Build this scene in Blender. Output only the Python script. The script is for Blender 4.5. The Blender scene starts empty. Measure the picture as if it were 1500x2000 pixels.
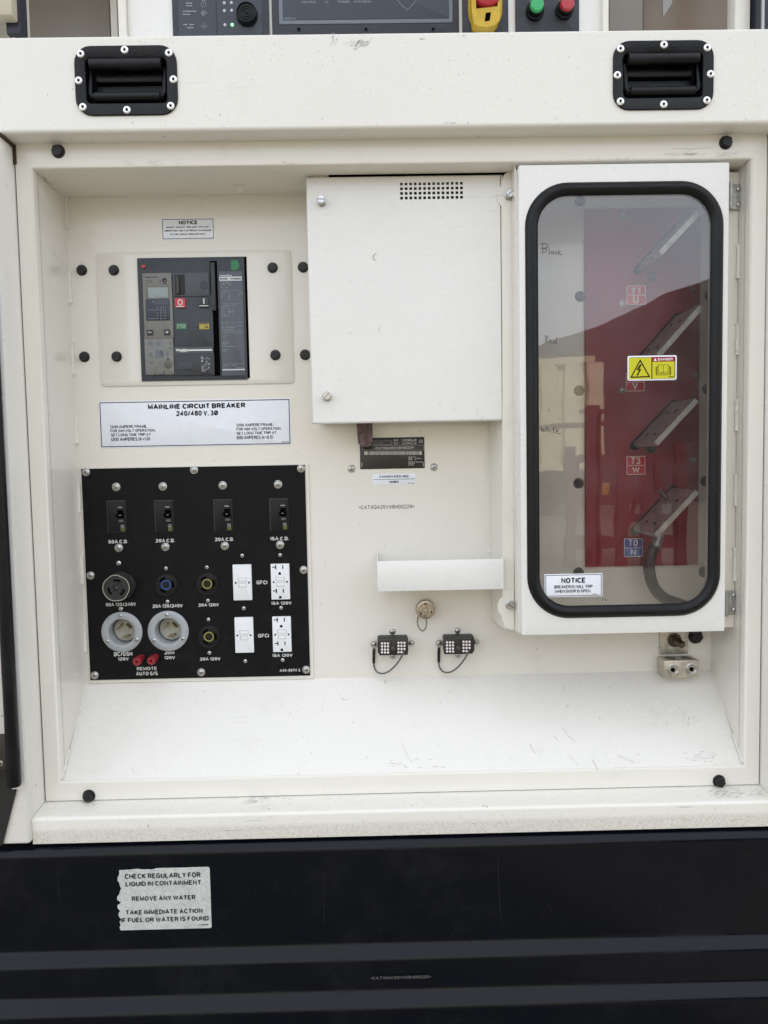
import bpy, bmesh, math, random
from mathutils import Vector, Matrix
R_ = math.radians
random.seed(7)
SC = bpy.context.scene
COL = SC.collection

# ------------------------------------------------------------------ camera
FPX, CAM_D = 1500.0, 1.30
PITCH, YAW, ROLL = R_(-3.69), R_(-0.69), R_(1.06)
ROT = Matrix.Rotation(YAW, 3, 'Z') @ Matrix.Rotation(PITCH, 3, 'X') @ Matrix.Rotation(ROLL, 3, 'Y')
cam = bpy.data.cameras.new('camera'); cam_o = bpy.data.objects.new('camera', cam); COL.objects.link(cam_o)
cam_o.matrix_world = Matrix.Translation((0, -CAM_D, 0)) @ (ROT @ Matrix.Rotation(R_(90), 3, 'X')).to_4x4()
cam.sensor_fit = 'HORIZONTAL'; cam.sensor_width = 36.0; cam.lens = 36.0 * FPX / 1500.0
cam.clip_start = 0.05; cam.clip_end = 400
SC.camera = cam_o
# ------------------------------------------------------------------ world, sun, exposure
SUN_EL, SUN_AZ = 43.0, 18.0       # the sun stands behind the generator: its front is in open shade
w = bpy.data.worlds.new('World'); SC.world = w; w.use_nodes = True
nt = w.node_tree; nt.nodes.clear()
sky = nt.nodes.new('ShaderNodeTexSky'); sky.sky_type = 'NISHITA'; sky.sun_disc = False
sky.sun_elevation = R_(SUN_EL); sky.sun_rotation = R_(SUN_AZ); sky.air_density = 1.0; sky.dust_density = 4.0; sky.ozone_density = 1.0
bg = nt.nodes.new('ShaderNodeBackground'); bg.inputs['Strength'].default_value = 0.15
out = nt.nodes.new('ShaderNodeOutputWorld')
hz = nt.nodes.new('ShaderNodeMix'); hz.data_type = 'RGBA'; hz.inputs[0].default_value = 0.60   # an even veil of thin high cloud over the blue
hz.inputs[7].default_value = (8.75, 9.0, 9.5, 1); nt.links.new(sky.outputs[0], hz.inputs[6]); nt.links.new(hz.outputs[2], bg.inputs[0]); nt.links.new(bg.outputs[0], out.inputs[0])
sun = bpy.data.lights.new('sun', 'SUN'); sun.energy = 2.2; sun.angle = R_(0.5); sun.color = (1.0, 0.95, 0.87)
sun_o = bpy.data.objects.new('sun', sun); COL.objects.link(sun_o); sun_o.location = (2, 6, 8)
sd = Vector((math.sin(R_(SUN_AZ)) * math.cos(R_(SUN_EL)), math.cos(R_(SUN_AZ)) * math.cos(R_(SUN_EL)), math.sin(R_(SUN_EL))))
sun_o.rotation_euler = sd.to_track_quat('Z', 'Y').to_euler()
SC.view_settings.view_transform = 'Standard'; SC.view_settings.look = 'None'
SC.view_settings.gamma = 1.0; SC.view_settings.use_curve_mapping = False
SC.view_settings.exposure = 0.86

# ------------------------------------------------------------------ measuring: a ray of the photograph met with a plane of the place
def at(px, py, y):
    d = ROT @ Vector(((px - 750) / FPX, 1.0, (1000 - py) / FPX))
    t = (y + CAM_D) / d.y
    return d.x * t, d.z * t
def Q(px, py, y):
    x, z = at(px, py, y); return Vector((x, y, z))
def S(y): return (y + CAM_D) / FPX
def quad(y, tl, tr, bl, br):
    a, b, c, d = at(*tl, y), at(*tr, y), at(*bl, y), at(*br, y)
    return (a[0] + c[0]) / 2, (b[0] + d[0]) / 2, (c[1] + d[1]) / 2, (a[1] + b[1]) / 2

# ------------------------------------------------------------------ materials
MATS = {}
def mat(name, col=(.5, .5, .5), rough=.5, metal=0.0, spec=.5, coat=0.0, emit=None, estr=0.0, var=0.0, vscale=30, bump=0.0, bscale=200, dust=None, dscale=25, damt=.3, alpha=None):
    if name in MATS: return MATS[name]
    m = bpy.data.materials.new(name); m.use_nodes = True; n = m.node_tree.nodes; L = m.node_tree.links
    p = n['Principled BSDF']
    p.inputs['Base Color'].default_value = (*col, 1); p.inputs['Roughness'].default_value = rough
    p.inputs['Metallic'].default_value = metal; p.inputs['Specular IOR Level'].default_value = spec
    p.inputs['Coat Weight'].default_value = coat; p.inputs['Coat Roughness'].default_value = .08
    if emit: p.inputs['Emission Color'].default_value = (*emit, 1); p.inputs['Emission Strength'].default_value = estr
    g = n.new('ShaderNodeNewGeometry')
    src = None
    def mix(fac, a, b, mode='MIX'):
        x = n.new('ShaderNodeMix'); x.data_type = 'RGBA'; x.blend_type = mode
        if isinstance(fac, float): x.inputs[0].default_value = fac
        else: L.new(fac, x.inputs[0])
        for i, v in ((6, a), (7, b)):
            if isinstance(v, tuple): x.inputs[i].default_value = (*v, 1)
            else: L.new(v, x.inputs[i])
        return x.outputs[2]
    def noise(scale, detail=3, rough_=.55):
        t = n.new('ShaderNodeTexNoise'); t.inputs['Scale'].default_value = scale; t.inputs['Detail'].default_value = detail; t.inputs['Roughness'].default_value = rough_
        L.new(g.outputs['Position'], t.inputs['Vector']); return t.outputs['Fac']
    def ramp(f, a, b):
        r = n.new('ShaderNodeMapRange'); r.inputs[1].default_value = a; r.inputs[2].default_value = b; L.new(f, r.inputs[0]); return r.outputs[0]
    if var > 0:
        src = mix(ramp(noise(vscale), .35, .65), tuple(c * (1 - var) for c in col), tuple(min(1, c * (1 + var)) for c in col))
    if dust:
        f = ramp(noise(dscale, 6, .7), .48, .75)
        k = n.new('ShaderNodeMath'); k.operation = 'MULTIPLY'; k.inputs[1].default_value = damt; L.new(f, k.inputs[0])
        src = mix(k.outputs[0], src if src else col, dust)
        rr = n.new('ShaderNodeMapRange'); rr.inputs[3].default_value = rough; rr.inputs[4].default_value = min(1, rough + .35); L.new(f, rr.inputs[0]); L.new(rr.outputs[0], p.inputs['Roughness'])
    if src: L.new(src, p.inputs['Base Color'])
    if bump > 0:
        b = n.new('ShaderNodeBump'); b.inputs['Strength'].default_value = bump; b.inputs['Distance'].default_value = .001
        L.new(noise(bscale, 4), b.inputs['Height']); L.new(b.outputs[0], p.inputs['Normal'])
    MATS[name] = m; return m

def paint(name, col, rough=.22, speck=.5, smear=.35, dust_below=None, dust_w=.02, scratch=.5):
    """cream enamel: faint tone drift, grit specks, grey rub marks, thin scratches, orange peel"""
    m = bpy.data.materials.new(name); m.use_nodes = True; n = m.node_tree.nodes; L = m.node_tree.links
    p = n['Principled BSDF']; p.inputs['Roughness'].default_value = rough; p.inputs['Specular IOR Level'].default_value = .5
    g = n.new('ShaderNodeNewGeometry')
    def vmap(scale=(1, 1, 1), rot=(0, 0, 0)):
        mp = n.new('ShaderNodeMapping'); mp.inputs['Scale'].default_value = scale; mp.inputs['Rotation'].default_value = rot
        L.new(g.outputs['Position'], mp.inputs['Vector']); return mp.outputs[0]
    def noise(scale, detail=3, r=.55, vec=None):
        t = n.new('ShaderNodeTexNoise'); t.inputs['Scale'].default_value = scale; t.inputs['Detail'].default_value = detail; t.inputs['Roughness'].default_value = r
        L.new(vec if vec else g.outputs['Position'], t.inputs['Vector']); return t.outputs['Fac']
    def rng(f, a, b, c=0., d=1.):
        r = n.new('ShaderNodeMapRange'); r.inputs[1].default_value = a; r.inputs[2].default_value = b; r.inputs[3].default_value = c; r.inputs[4].default_value = d; L.new(f, r.inputs[0]); return r.outputs[0]
    def mul(a, b):
        k = n.new('ShaderNodeMath'); k.operation = 'MULTIPLY'
        for i, v in enumerate((a, b)):
            if isinstance(v, (int, float)): k.inputs[i].default_value = v
            else: L.new(v, k.inputs[i])
        return k.outputs[0]
    def mix(f, a, b):
        x = n.new('ShaderNodeMix'); x.data_type = 'RGBA'; L.new(f, x.inputs[0])
        for i, v in ((6, a), (7, b)):
            if isinstance(v, tuple): x.inputs[i].default_value = (*v, 1)
            else: L.new(v, x.inputs[i])
        return x.outputs[2]
    c = mix(rng(noise(2.5, 4), .3, .7), tuple(v * .965 for v in col), col)
    # rubbed-in grime
    sm = mul(mul(rng(noise(7, 6, .65), .56, .78), rng(noise(60, 5, .7), .42, .7)), smear)
    c = mix(sm, c, (.34, .32, .27))
    # grit specks
    sp = mul(rng(noise(430, 2, .5), .68, .72), rng(noise(9, 4), .38, .62, .25, 1.))
    c = mix(mul(sp, speck), c, (.19, .16, .11))
    sp2 = rng(noise(120, 2, .45), .735, .76)
    c = mix(mul(sp2, speck * .8), c, (.10, .09, .08))
    # thin scratches, two directions
    for rot, sc_, seed in ((R_(38), (9, 9, 260), 1), (R_(-62), (7, 7, 300), 2)):
        s1 = noise(1.0, 1, .3, vmap(sc_, (0, rot, 0)))
        gate = rng(noise(5 + seed, 3), .60, .68)
        c = mix(mul(mul(rng(s1, .735, .75), gate), scratch), c, (.25, .24, .22))
    if dust_below is not None:
        sx = n.new('ShaderNodeSeparateXYZ'); L.new(g.outputs['Position'], sx.inputs[0])
        band = rng(sx.outputs[2], dust_below + dust_w, dust_below - dust_w * .3)
        gr = rng(noise(260, 4, .7), .35, .62, .25, 1.)
        c = mix(mul(mul(band, gr), .42), c, (.40, .36, .28))
        c = mix(mul(mul(band, rng(noise(420, 2), .62, .68)), .6), c, (.12, .10, .07))
    L.new(c, p.inputs['Base Color'])
    L.new(rng(noise(14, 5, .6), .3, .75, rough * .85, rough * 1.5), p.inputs['Roughness'])
    b = n.new('ShaderNodeBump'); b.inputs['Strength'].default_value = .10; b.inputs['Distance'].default_value = .001
    L.new(noise(110, 3), b.inputs['Height'])
    b2 = n.new('ShaderNodeBump'); b2.inputs['Strength'].default_value = .16; b2.inputs['Distance'].default_value = .004   # sheet metal is never quite flat
    L.new(noise(6, 2), b2.inputs['Height']); L.new(b.outputs[0], b2.inputs['Normal']); L.new(b2.outputs[0], p.inputs['Normal'])
    MATS[name] = m; return m

CREAM = (.80, .772, .70)
P_IN = paint('cream_enamel', CREAM, .13, .22, .32, scratch=.35)
P_BEAM = paint('cream_enamel_gritty', (.80, .78, .715), .34, .6, .25, scratch=.2)
P_LID = paint('white_enamel_lid', (.80, .792, .755), .26, .2, .2, scratch=.25)
P_SLOPE = paint('cream_enamel_floor', (.79, .768, .71), .22, .35, .36, scratch=.3)
BLACKPL = mat('black_moulded_plastic', (.0045, .005, .0065), .40, spec=.28, bump=.25, bscale=500, dust=(.036, .037, .040), dscale=30, damt=.5)
RUBBER = mat('black_rubber', (.0045, .005, .006), .36, spec=.28, dust=(.02, .021, .023), dscale=18, damt=.2)
PANELBLK = mat('black_powder_coat', (.0045, .0046, .0055), .5, spec=.16, bump=.15, bscale=900, dust=(.03, .029, .028), dscale=40, damt=.3)
BASEBLK = mat('black_tank_paint', (.0010, .0020, .0050), .16, bump=.05, bscale=45, spec=.24, dust=(.010, .011, .013), dscale=9, damt=.25)
BOLTBLK = mat('black_oxide_steel', (.014, .014, .015), .38, metal=.3, var=.3, vscale=200)
ZINC = mat('zinc_plated_steel', (.52, .52, .51), .28, metal=1.0, var=.15, vscale=300)
DARKST = mat('dark_steel', (.16, .15, .13), .38, metal=1.0, var=.3, vscale=200)
NICKEL = mat('nickel_plated_brass', (.50, .45, .37), .34, metal=1.0, var=.25, vscale=250)
RIVETM = mat('bright_rivet', (.80, .80, .78), .30, metal=.6)
VOID = mat('deep_black', (.002, .002, .002), .9, spec=.04)
WHITEL = mat('white_vinyl', (.80, .83, .88), .18, var=.02, vscale=60)
WHITEP = mat('white_outlet_plastic', (.80, .82, .83), .30, var=.02)
GREYP = mat('pale_grey_nylon', (.36, .385, .40), .38, var=.05, vscale=120)
INK = mat('black_ink', (.004, .0042, .005), .45, spec=.15)
PRINTW = mat('white_print', (.62, .62, .60), .5)
PRINTG = mat('grey_print', (.30, .31, .33), .5)

# ------------------------------------------------------------------ mesh helpers
def rr(cx, cz, w, h, r, n=6):
    r = max(min(r, w / 2 - 1e-5, h / 2 - 1e-5), 1e-5); pts = []
    for qx, qz, a0 in ((1, 1, 0), (-1, 1, 90), (-1, -1, 180), (1, -1, 270)):
        for i in range(n + 1):
            a = R_(a0 + 90 * i / n)
            pts.append((cx + qx * (w / 2 - r) + r * math.cos(a), cz + qz * (h / 2 - r) + r * math.sin(a)))
    return pts
def _arc(cx, cy, rx, ry, a0, a1, n=None):
    n = n or max(4, int(abs(a1 - a0) / 22)); return [(cx + rx * math.cos(R_(a0 + (a1 - a0) * i / n)), cy + ry * math.sin(R_(a0 + (a1 - a0) * i / n))) for i in range(n + 1)]
_O = _arc(.36, .5, .36, .5, 90, 450)
GLYPH = {  # block capitals as centre lines in a cell one unit high
 'A': [[(0, 0), (.36, 1), (.72, 0)], [(.12, .32), (.60, .32)]], 'B': [[(0, .52), (0, 1), (.34, 1)] + _arc(.34, .76, .24, .24, 90, -90)[1:] + [(0, .52), (0, 0), (.34, 0)] + _arc(.34, .26, .28, .26, -90, 90)[1:]],
 'C': [_arc(.36, .5, .36, .5, 42, 318)], 'D': [[(0, 0), (0, 1), (.26, 1)] + _arc(.26, .5, .40, .5, 90, -90)[1:] + [(0, 0)]], 'E': [[(.56, 1), (0, 1), (0, 0), (.57, 0)], [(0, .52), (.5, .52)]], 'F': [[(.54, 1), (0, 1), (0, 0)], [(0, .5), (.48, .5)]],
 'G': [_arc(.36, .5, .36, .5, 42, 330) + [(.71, .46), (.40, .46)]], 'H': [[(0, 0), (0, 1)], [(.62, 0), (.62, 1)], [(0, .52), (.62, .52)]], 'I': [[(0, 0), (0, 1)]], 'J': [[(.44, 1), (.44, .28)] + _arc(.22, .26, .22, .26, 0, -175)[1:]],
 'K': [[(0, 0), (0, 1)], [(.60, 1), (0, .40)], [(.20, .60), (.64, 0)]], 'L': [[(0, 1), (0, 0), (.52, 0)]], 'M': [[(0, 0), (0, 1), (.37, .12), (.74, 1), (.74, 0)]], 'N': [[(0, 0), (0, 1), (.62, 0), (.62, 1)]], 'O': [_O],
 'P': [[(0, 0), (0, 1), (.34, 1)] + _arc(.34, .73, .26, .27, 90, -90)[1:] + [(0, .46)]], 'Q': [_O, [(.42, .24), (.72, -.04)]], 'R': [[(0, 0), (0, 1), (.36, 1)] + _arc(.36, .75, .25, .25, 90, -90)[1:] + [(0, .5)], [(.34, .5), (.62, 0)]],
 'S': [_arc(.31, .745, .29, .255, 22, 270) + _arc(.31, .245, .31, .245, 90, -160)[1:]], 'T': [[(0, 1), (.64, 1)], [(.32, 1), (.32, 0)]], 'U': [[(0, 1), (0, .32)] + _arc(.31, .31, .31, .31, 180, 360)[1:] + [(.62, 1)]], 'V': [[(0, 1), (.33, 0), (.66, 1)]],
 'W': [[(0, 1), (.24, 0), (.47, .92), (.70, 0), (.94, 1)]], 'X': [[(0, 0), (.62, 1)], [(0, 1), (.62, 0)]], 'Y': [[(0, 1), (.33, .44), (.66, 1)], [(.33, .44), (.33, 0)]], 'Z': [[(0, 1), (.58, 1), (0, 0), (.60, 0)]],
 '0': [_arc(.28, .5, .28, .5, 90, 450)], '1': [[(0, .74), (.10, .78), (.22, 1), (.22, 0)]], '2': [_arc(.28, .70, .28, .30, 165, -35) + [(0, 0), (.58, 0)]], '3': [_arc(.27, .755, .25, .245, 155, -90) + _arc(.27, .255, .29, .255, 90, -155)[1:]],
 '4': [[(.44, 0), (.44, 1), (0, .28), (.62, .28)]], '5': [[(.52, 1), (.10, 1), (.04, .50)] + _arc(.28, .32, .29, .32, 130, -155)[1:]], '6': [_arc(.29, .31, .28, .31, 100, 460), [(.01, .32), (.04, .62), (.16, .90), (.32, 1), (.46, .96), (.54, .86)]],
 '7': [[(0, 1), (.56, 1), (.18, 0)]], '8': [_arc(.29, .76, .24, .24, 90, 450), _arc(.29, .26, .29, .26, 90, 450)], '9': [_arc(.29, .69, .28, .31, 100, 460), [(.57, .68), (.54, .38), (.42, .10), (.26, 0), (.12, .04), (.04, .14)]],
 '/': [[(0, -.04), (.34, 1.04)]], '.': [[(0, 0), (0, .10)]], ',': [[(.04, .10), (.04, 0), (0, -.12)]], '(': [_arc(.45, .45, .45, .70, 125, 235)], ')': [_arc(-.25, .45, .45, .70, 55, -55)], '-': [[(0, .36), (.32, .36)]], '=': [[(0, .34), (.42, .34)], [(0, .60), (.42, .60)]],
 '*': [[(.15, .30), (.15, .74)], [(0, .40), (.30, .64)], [(0, .64), (.30, .40)]], 'Ø': [_O, [(.02, 0), (.70, 1)]], 'r': [[(0, 0), (0, .68)], [(0, .42), (.10, .62), (.28, .68)]]}
def stroke_mesh(pts, t):
    closed = (Vector(pts[0]) - Vector(pts[-1])).length < 1e-6; P = [Vector(p) for p in (pts[:-1] if closed else pts)]; n = len(P); v = []
    for i, p in enumerate(P):
        a = P[i - 1] if (i or closed) else None; b = P[(i + 1) % n] if (i < n - 1 or closed) else None
        d0 = (p - a).normalized() if a is not None else None; d1 = (b - p).normalized() if b is not None else None
        d0 = d0 or d1; d1 = d1 or d0; n0 = Vector((-d0.y, d0.x)); n1 = Vector((-d1.y, d1.x)); m = (n0 + n1)
        m = m.normalized() if m.length > 1e-3 else n0; k = t / 2 / max(.45, m.dot(n0)); v += [p + m * k, p - m * k]
    f = [(2 * i, 2 * i + 1, 2 * ((i + 1) % n) + 1, 2 * ((i + 1) % n)) for i in range(n if closed else n - 1)]
    return v, f
def block_text(body, t, space=1.0):
    V, F, x = [], [], 0.0
    for ch in body:
        if ch == ' ': x += .30; continue
        w_ = max(p[0] for st in GLYPH[ch] for p in st)
        for st in GLYPH[ch]:
            v, f = stroke_mesh(st, t); k = len(V); V += [(q.x + x, q.y) for q in v]; F += [[i + k for i in q] for q in f]
        x += w_ + (.075 + t) * space
    return V, F
class MB:
    def __init__(s): s.v = []; s.f = []; s.m = []
    def add(s, v, f, m=0):
        k = len(s.v); s.v += [tuple(a) for a in v]
        for q in f: s.f.append([i + k for i in q]); s.m.append(m)
        return s
    def box(s, x0, x1, y0, y1, z0, z1, b=0.0, m=0):
        if b <= 0:
            v = [(x, y, z) for x in (x0, x1) for y in (y0, y1) for z in (z0, z1)]
            return s.add(v, [(0, 1, 3, 2), (4, 6, 7, 5), (0, 4, 5, 1), (2, 3, 7, 6), (0, 2, 6, 4), (1, 5, 7, 3)], m)
        bm = bmesh.new(); bmesh.ops.create_cube(bm, size=1)
        for q in bm.verts: q.co = Vector(((x0 + x1) / 2 + q.co.x * (x1 - x0), (y0 + y1) / 2 + q.co.y * (y1 - y0), (z0 + z1) / 2 + q.co.z * (z1 - z0)))
        bmesh.ops.bevel(bm, geom=bm.edges[:], offset=b, segments=2, affect='EDGES', profile=.5)
        bm.verts.ensure_lookup_table(); bm.verts.index_update()
        s.add([q.co for q in bm.verts], [[q.index for q in f.verts] for f in bm.faces], m); bm.free(); return s
    def loops(s, LL, cap0=False, cap1=False, m=0):
        n = len(LL[0]); v = [p for l in LL for p in l]; f = []
        for k in range(len(LL) - 1):
            for i in range(n):
                j = (i + 1) % n; f.append((k * n + i, k * n + j, (k + 1) * n + j, (k + 1) * n + i))
        if cap0: f.append(tuple(range(n))[::-1])
        if cap1: f.append(tuple(range((len(LL) - 1) * n, len(LL) * n)))
        return s.add(v, f, m)
    def plate(s, cx, cz, w_, h, r, yf, yb, b=0.0004, n=6, m=0):
        A = lambda d, y: [(x, y, z) for x, z in rr(cx, cz, w_ - 2 * d, h - 2 * d, r - d, n)]
        return s.loops([A(0, yb), A(0, yf + b), A(b * .3, yf + b * .3), A(b, yf)], True, True, m)
    def poly(s, pts, yf, yb, m=0):
        return s.loops([[(x, yb, z) for x, z in pts], [(x, yf, z) for x, z in pts]], True, True, m)
    def lathe(s, cx, cz, prof, n=20, m=0, cap=True, ph=0.0, ax=(0, 0)):
        LL = [[(cx + ax[0] * (y - prof[0][1]) + r * math.cos(2 * math.pi * i / n + ph), y, cz + ax[1] * (y - prof[0][1]) + r * math.sin(2 * math.pi * i / n + ph)) for i in range(n)] for r, y in prof]
        return s.loops(LL, cap, cap, m)
    def tube(s, path, r, n=10, m=0, cap=True):
        P = [Vector(p) for p in path]; LL = []; up = Vector((0, 1, 0.013)); rads = r if isinstance(r, (list, tuple)) else [r] * len(P)
        for i, p in enumerate(P):
            t = (P[min(i + 1, len(P) - 1)] - P[max(i - 1, 0)]).normalized()
            a = t.cross(up)
            if a.length < 1e-3: a = t.cross(Vector((1, 0, 0)))
            a.normalize(); b = t.cross(a)
            LL.append([tuple(p + (a * math.cos(2 * math.pi * k / n) + b * math.sin(2 * math.pi * k / n)) * rads[i]) for k in range(n)])
        return s.loops(LL, cap, cap, m)
    def ribbon(s, pts, wd, y, th=.0001, m=0):
        """a stroke of flat ink on a plane of constant y"""
        for a, b in zip(pts[:-1], pts[1:]):
            d = Vector((b[0] - a[0], b[1] - a[1]))
            if d.length < 1e-7: continue
            d.normalize(); nn = Vector((-d.y, d.x)) * wd / 2; e = d * wd * .35
            q = [(a[0] - e.x + nn.x, a[1] - e.y + nn.y), (a[0] - e.x - nn.x, a[1] - e.y - nn.y), (b[0] + e.x - nn.x, b[1] + e.y - nn.y), (b[0] + e.x + nn.x, b[1] + e.y + nn.y)]
            s.add([(x, y, z) for x, z in q], [(0, 1, 2, 3)], m)
        return s
    def disc(s, cx, cz, r, y, n=14, m=0):
        return s.add([(cx + r * math.cos(2 * math.pi * i / n), y, cz + r * math.sin(2 * math.pi * i / n)) for i in range(n)], [tuple(range(n))], m)
    def rect(s, cx, cz, w_, h, y, m=0):
        return s.add([(cx - w_ / 2, y, cz - h / 2), (cx + w_ / 2, y, cz - h / 2), (cx + w_ / 2, y, cz + h / 2), (cx - w_ / 2, y, cz + h / 2)], [(0, 1, 2, 3)], m)
    def sheet(s, xs, zs, holes, y0, y1, m=0):
        """a slab between y0 (front) and y1 cut into cells; holes are (x0,x1,z0,z1)"""
        X = sorted(set(xs + [h[i] for h in holes for i in (0, 1)])); Z = sorted(set(zs + [h[i] for h in holes for i in (2, 3)]))
        def hole(i, k):
            if i < 0 or k < 0 or i >= len(X) - 1 or k >= len(Z) - 1: return True
            cx, cz = (X[i] + X[i + 1]) / 2, (Z[k] + Z[k + 1]) / 2
            return any(h[0] < cx < h[1] and h[2] < cz < h[3] for h in holes)
        nx, nz = len(X), len(Z)
        v = [(x, y, z) for y in (y0, y1) for z in Z for x in X]; id_ = lambda i, k, l: l * nx * nz + k * nx + i
        f = []
        for i in range(nx - 1):
            for k in range(nz - 1):
                if hole(i, k): continue
                f.append((id_(i, k, 0), id_(i + 1, k, 0), id_(i + 1, k + 1, 0), id_(i, k + 1, 0)))
                f.append((id_(i, k, 1), id_(i, k + 1, 1), id_(i + 1, k + 1, 1), id_(i + 1, k, 1)))
                for di, dk, a, b in ((-1, 0, (i, k), (i, k + 1)), (1, 0, (i + 1, k), (i + 1, k + 1)), (0, -1, (i, k), (i + 1, k)), (0, 1, (i, k + 1), (i + 1, k + 1))):
                    if hole(i + di, k + dk): f.append((id_(*a, 0), id_(*b, 0), id_(*b, 1), id_(*a, 1)))
        return s.add(v, f, m)
    def text(s, body, px, py, y, h=None, w_=None, bold=.0, space=1.0, rot=0.0, m=0):
        """flat lettering centred on a photograph point of plane y; h, w_ in photograph pixels of the capitals"""
        if all(ch == ' ' or ch in GLYPH for ch in body):
            V, F = block_text(body, .205 + 2.3 * bold, space); x0, x1 = min(q[0] for q in V), max(q[0] for q in V); z0, z1 = min(q[1] for q in V), max(q[1] for q in V)
            k = S(y); sx = (w_ * k / (x1 - x0)) if w_ else None; sz = (1.09 * h * k / (z1 - z0)) if h else sx; sx = sx or sz
            cx, cz = at(px, py, y); ca, sa = math.cos(rot), math.sin(rot)
            return s.add([(cx + (a - (x0 + x1) / 2) * sx * ca - (b - (z0 + z1) / 2) * sz * sa, y, cz + (a - (x0 + x1) / 2) * sx * sa + (b - (z0 + z1) / 2) * sz * ca) for a, b in V], F, m)
        c = bpy.data.curves.new('t', 'FONT'); c.body = body; c.size = 1; c.resolution_u = 2; c.offset = bold; c.space_character = space
        o = bpy.data.objects.new('t', c); me = bpy.data.meshes.new_from_object(o)
        vs = [q.co for q in me.vertices]; fs = [list(p.vertices) for p in me.polygons]
        if vs:
            x0, x1 = min(q.x for q in vs), max(q.x for q in vs); z0, z1 = min(q.y for q in vs), max(q.y for q in vs)
            k = S(y); sx = (w_ * k / (x1 - x0)) if w_ else None; sz = (h * k / (z1 - z0)) if h else sx
            if sx is None: sx = sz
            cx, cz = at(px, py, y); ca, sa = math.cos(rot), math.sin(rot); vv = []
            for q in vs:
                a, b = (q.x - (x0 + x1) / 2) * sx, (q.y - (z0 + z1) / 2) * sz
                vv.append((cx + a * ca - b * sa, y, cz + a * sa + b * ca))
            s.add(vv, fs, m)
        bpy.data.objects.remove(o); bpy.data.meshes.remove(me); bpy.data.curves.remove(c); return s
    def print_lines(s, px0, py0, px1, py1, y, rows, hpx=1.1, fill=.8, m=0, seed=0):
        """fine print far below reading size"""
        rd = random.Random(seed); k = S(y)
        for r in range(rows):
            py = py0 + (py1 - py0) * (r + .5) / rows; x = px0; end = px0 + (px1 - px0) * rd.uniform(.45, 1.0)
            while x < end:
                wd = rd.uniform(1.5, 5)
                if rd.random() < fill:
                    c = at(x + wd / 2, py, y); s.rect(c[0], c[1], wd * k, hpx * k, y, m)
                x += wd + rd.uniform(.6, 1.4)
        return s

WL = {}
def obj(name, mb, mats, parent=None, sharp=32):
    mats = mats if isinstance(mats, (list, tuple)) else [mats]
    xs = [v[0] for v in mb.v]; ys = [v[1] for v in mb.v]; zs = [v[2] for v in mb.v]
    o0 = Vector(((min(xs) + max(xs)) / 2, (min(ys) + max(ys)) / 2, (min(zs) + max(zs)) / 2))
    me = bpy.data.meshes.new(name); me.from_pydata([(v[0] - o0.x, v[1] - o0.y, v[2] - o0.z) for v in mb.v], [], mb.f)
    for q in mats: me.materials.append(q)
    for p, k in zip(me.polygons, mb.m): p.material_index = k; p.use_smooth = True
    bm = bmesh.new(); bm.from_mesh(me)
    solid = [f for f in bm.faces if any(len(e.link_faces) > 1 for e in f.edges)]
    if solid: bmesh.ops.recalc_face_normals(bm, faces=solid)
    bm.to_mesh(me); bm.free()
    me.set_sharp_from_angle(angle=R_(sharp))
    return place(name, me, o0, parent)
def place(name, me, loc, parent=None):
    o = bpy.data.objects.new(name, me); COL.objects.link(o); loc = Vector(loc)
    WL[o.name] = loc
    if parent: o.parent = parent; o.location = loc - WL[parent.name]
    else: o.location = loc
    return o
def thing(name, label, cat, loc, group=None):
    o = bpy.data.objects.new(name, None); o.empty_display_size = .03; COL.objects.link(o); o.location = loc; WL[o.name] = Vector(loc)
    return tag(o, label, cat, group)
def tag(o, label, cat, group=None):
    o['label'] = label; o['category'] = cat
    if group: o['group'] = group
    return o
def proto(mb, mats, sharp=32):
    """mesh data around its own origin, shared by alike pieces"""
    mats = mats if isinstance(mats, (list, tuple)) else [mats]
    me = bpy.data.meshes.new('piece'); me.from_pydata(mb.v, [], mb.f)
    for q in mats: me.materials.append(q)
    for p, k in zip(me.polygons, mb.m): p.material_index = k; p.use_smooth = True
    bm = bmesh.new(); bm.from_mesh(me); bmesh.ops.recalc_face_normals(bm, faces=[f for f in bm.faces if any(len(e.link_faces) > 1 for e in f.edges)]); bm.to_mesh(me); bm.free()
    me.set_sharp_from_angle(angle=R_(sharp)); return me
def put(name, me, px, py, y, parent, rot=0.0, sc=1.0):
    o = place(name, me, Q(px, py, y), parent); o.rotation_euler = (0, rot, 0); o.scale = (sc,) * 3; return o

# shared hardware, front towards -y, seat plane at y = 0
def hexpts(r, ph=0): return [(r * math.cos(ph + i * math.pi / 3), r * math.sin(ph + i * math.pi / 3)) for i in range(6)]
b = MB(); b.lathe(0, 0, [(.0098, 0), (.0098, -.0012), (.0090, -.0022), (.0062, -.0026)], 22)
b.loops([[(x, y, z) for x, z in hexpts(r, .3)] for r, y in ((.0080, -.0022), (.0080, -.0072), (.0073, -.0082))], False, True)
b.lathe(0, 0, [(.0045, -.0081), (.0042, -.0085)], 14)
ME_BOLT = proto(b, BOLTBLK)
def screw(r, h, washer=True):
    b = MB()
    if washer: b.lathe(0, 0, [(r * 1.22, 0), (r * 1.22, -.0006), (r * 1.12, -.001)], 20)
    b.lathe(0, 0, [(r, -.0006), (r, -.001), (r * .93, -h * .55), (r * .72, -h * .85), (r * .38, -h), (r * .01, -h * 1.02)], 20)
    for a in (0, 90):
        c, s = math.cos(R_(a + 20)), math.sin(R_(a + 20)); L_, W = r * .52, r * .11
        pts = [(-L_, -W), (L_, -W), (L_, W), (-L_, W)]
        b.poly([(x * c - z * s, x * s + z * c) for x, z in pts], -h * 1.03, -h * .7, m=1)
    return proto(b, [ZINC, DARKST])
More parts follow.
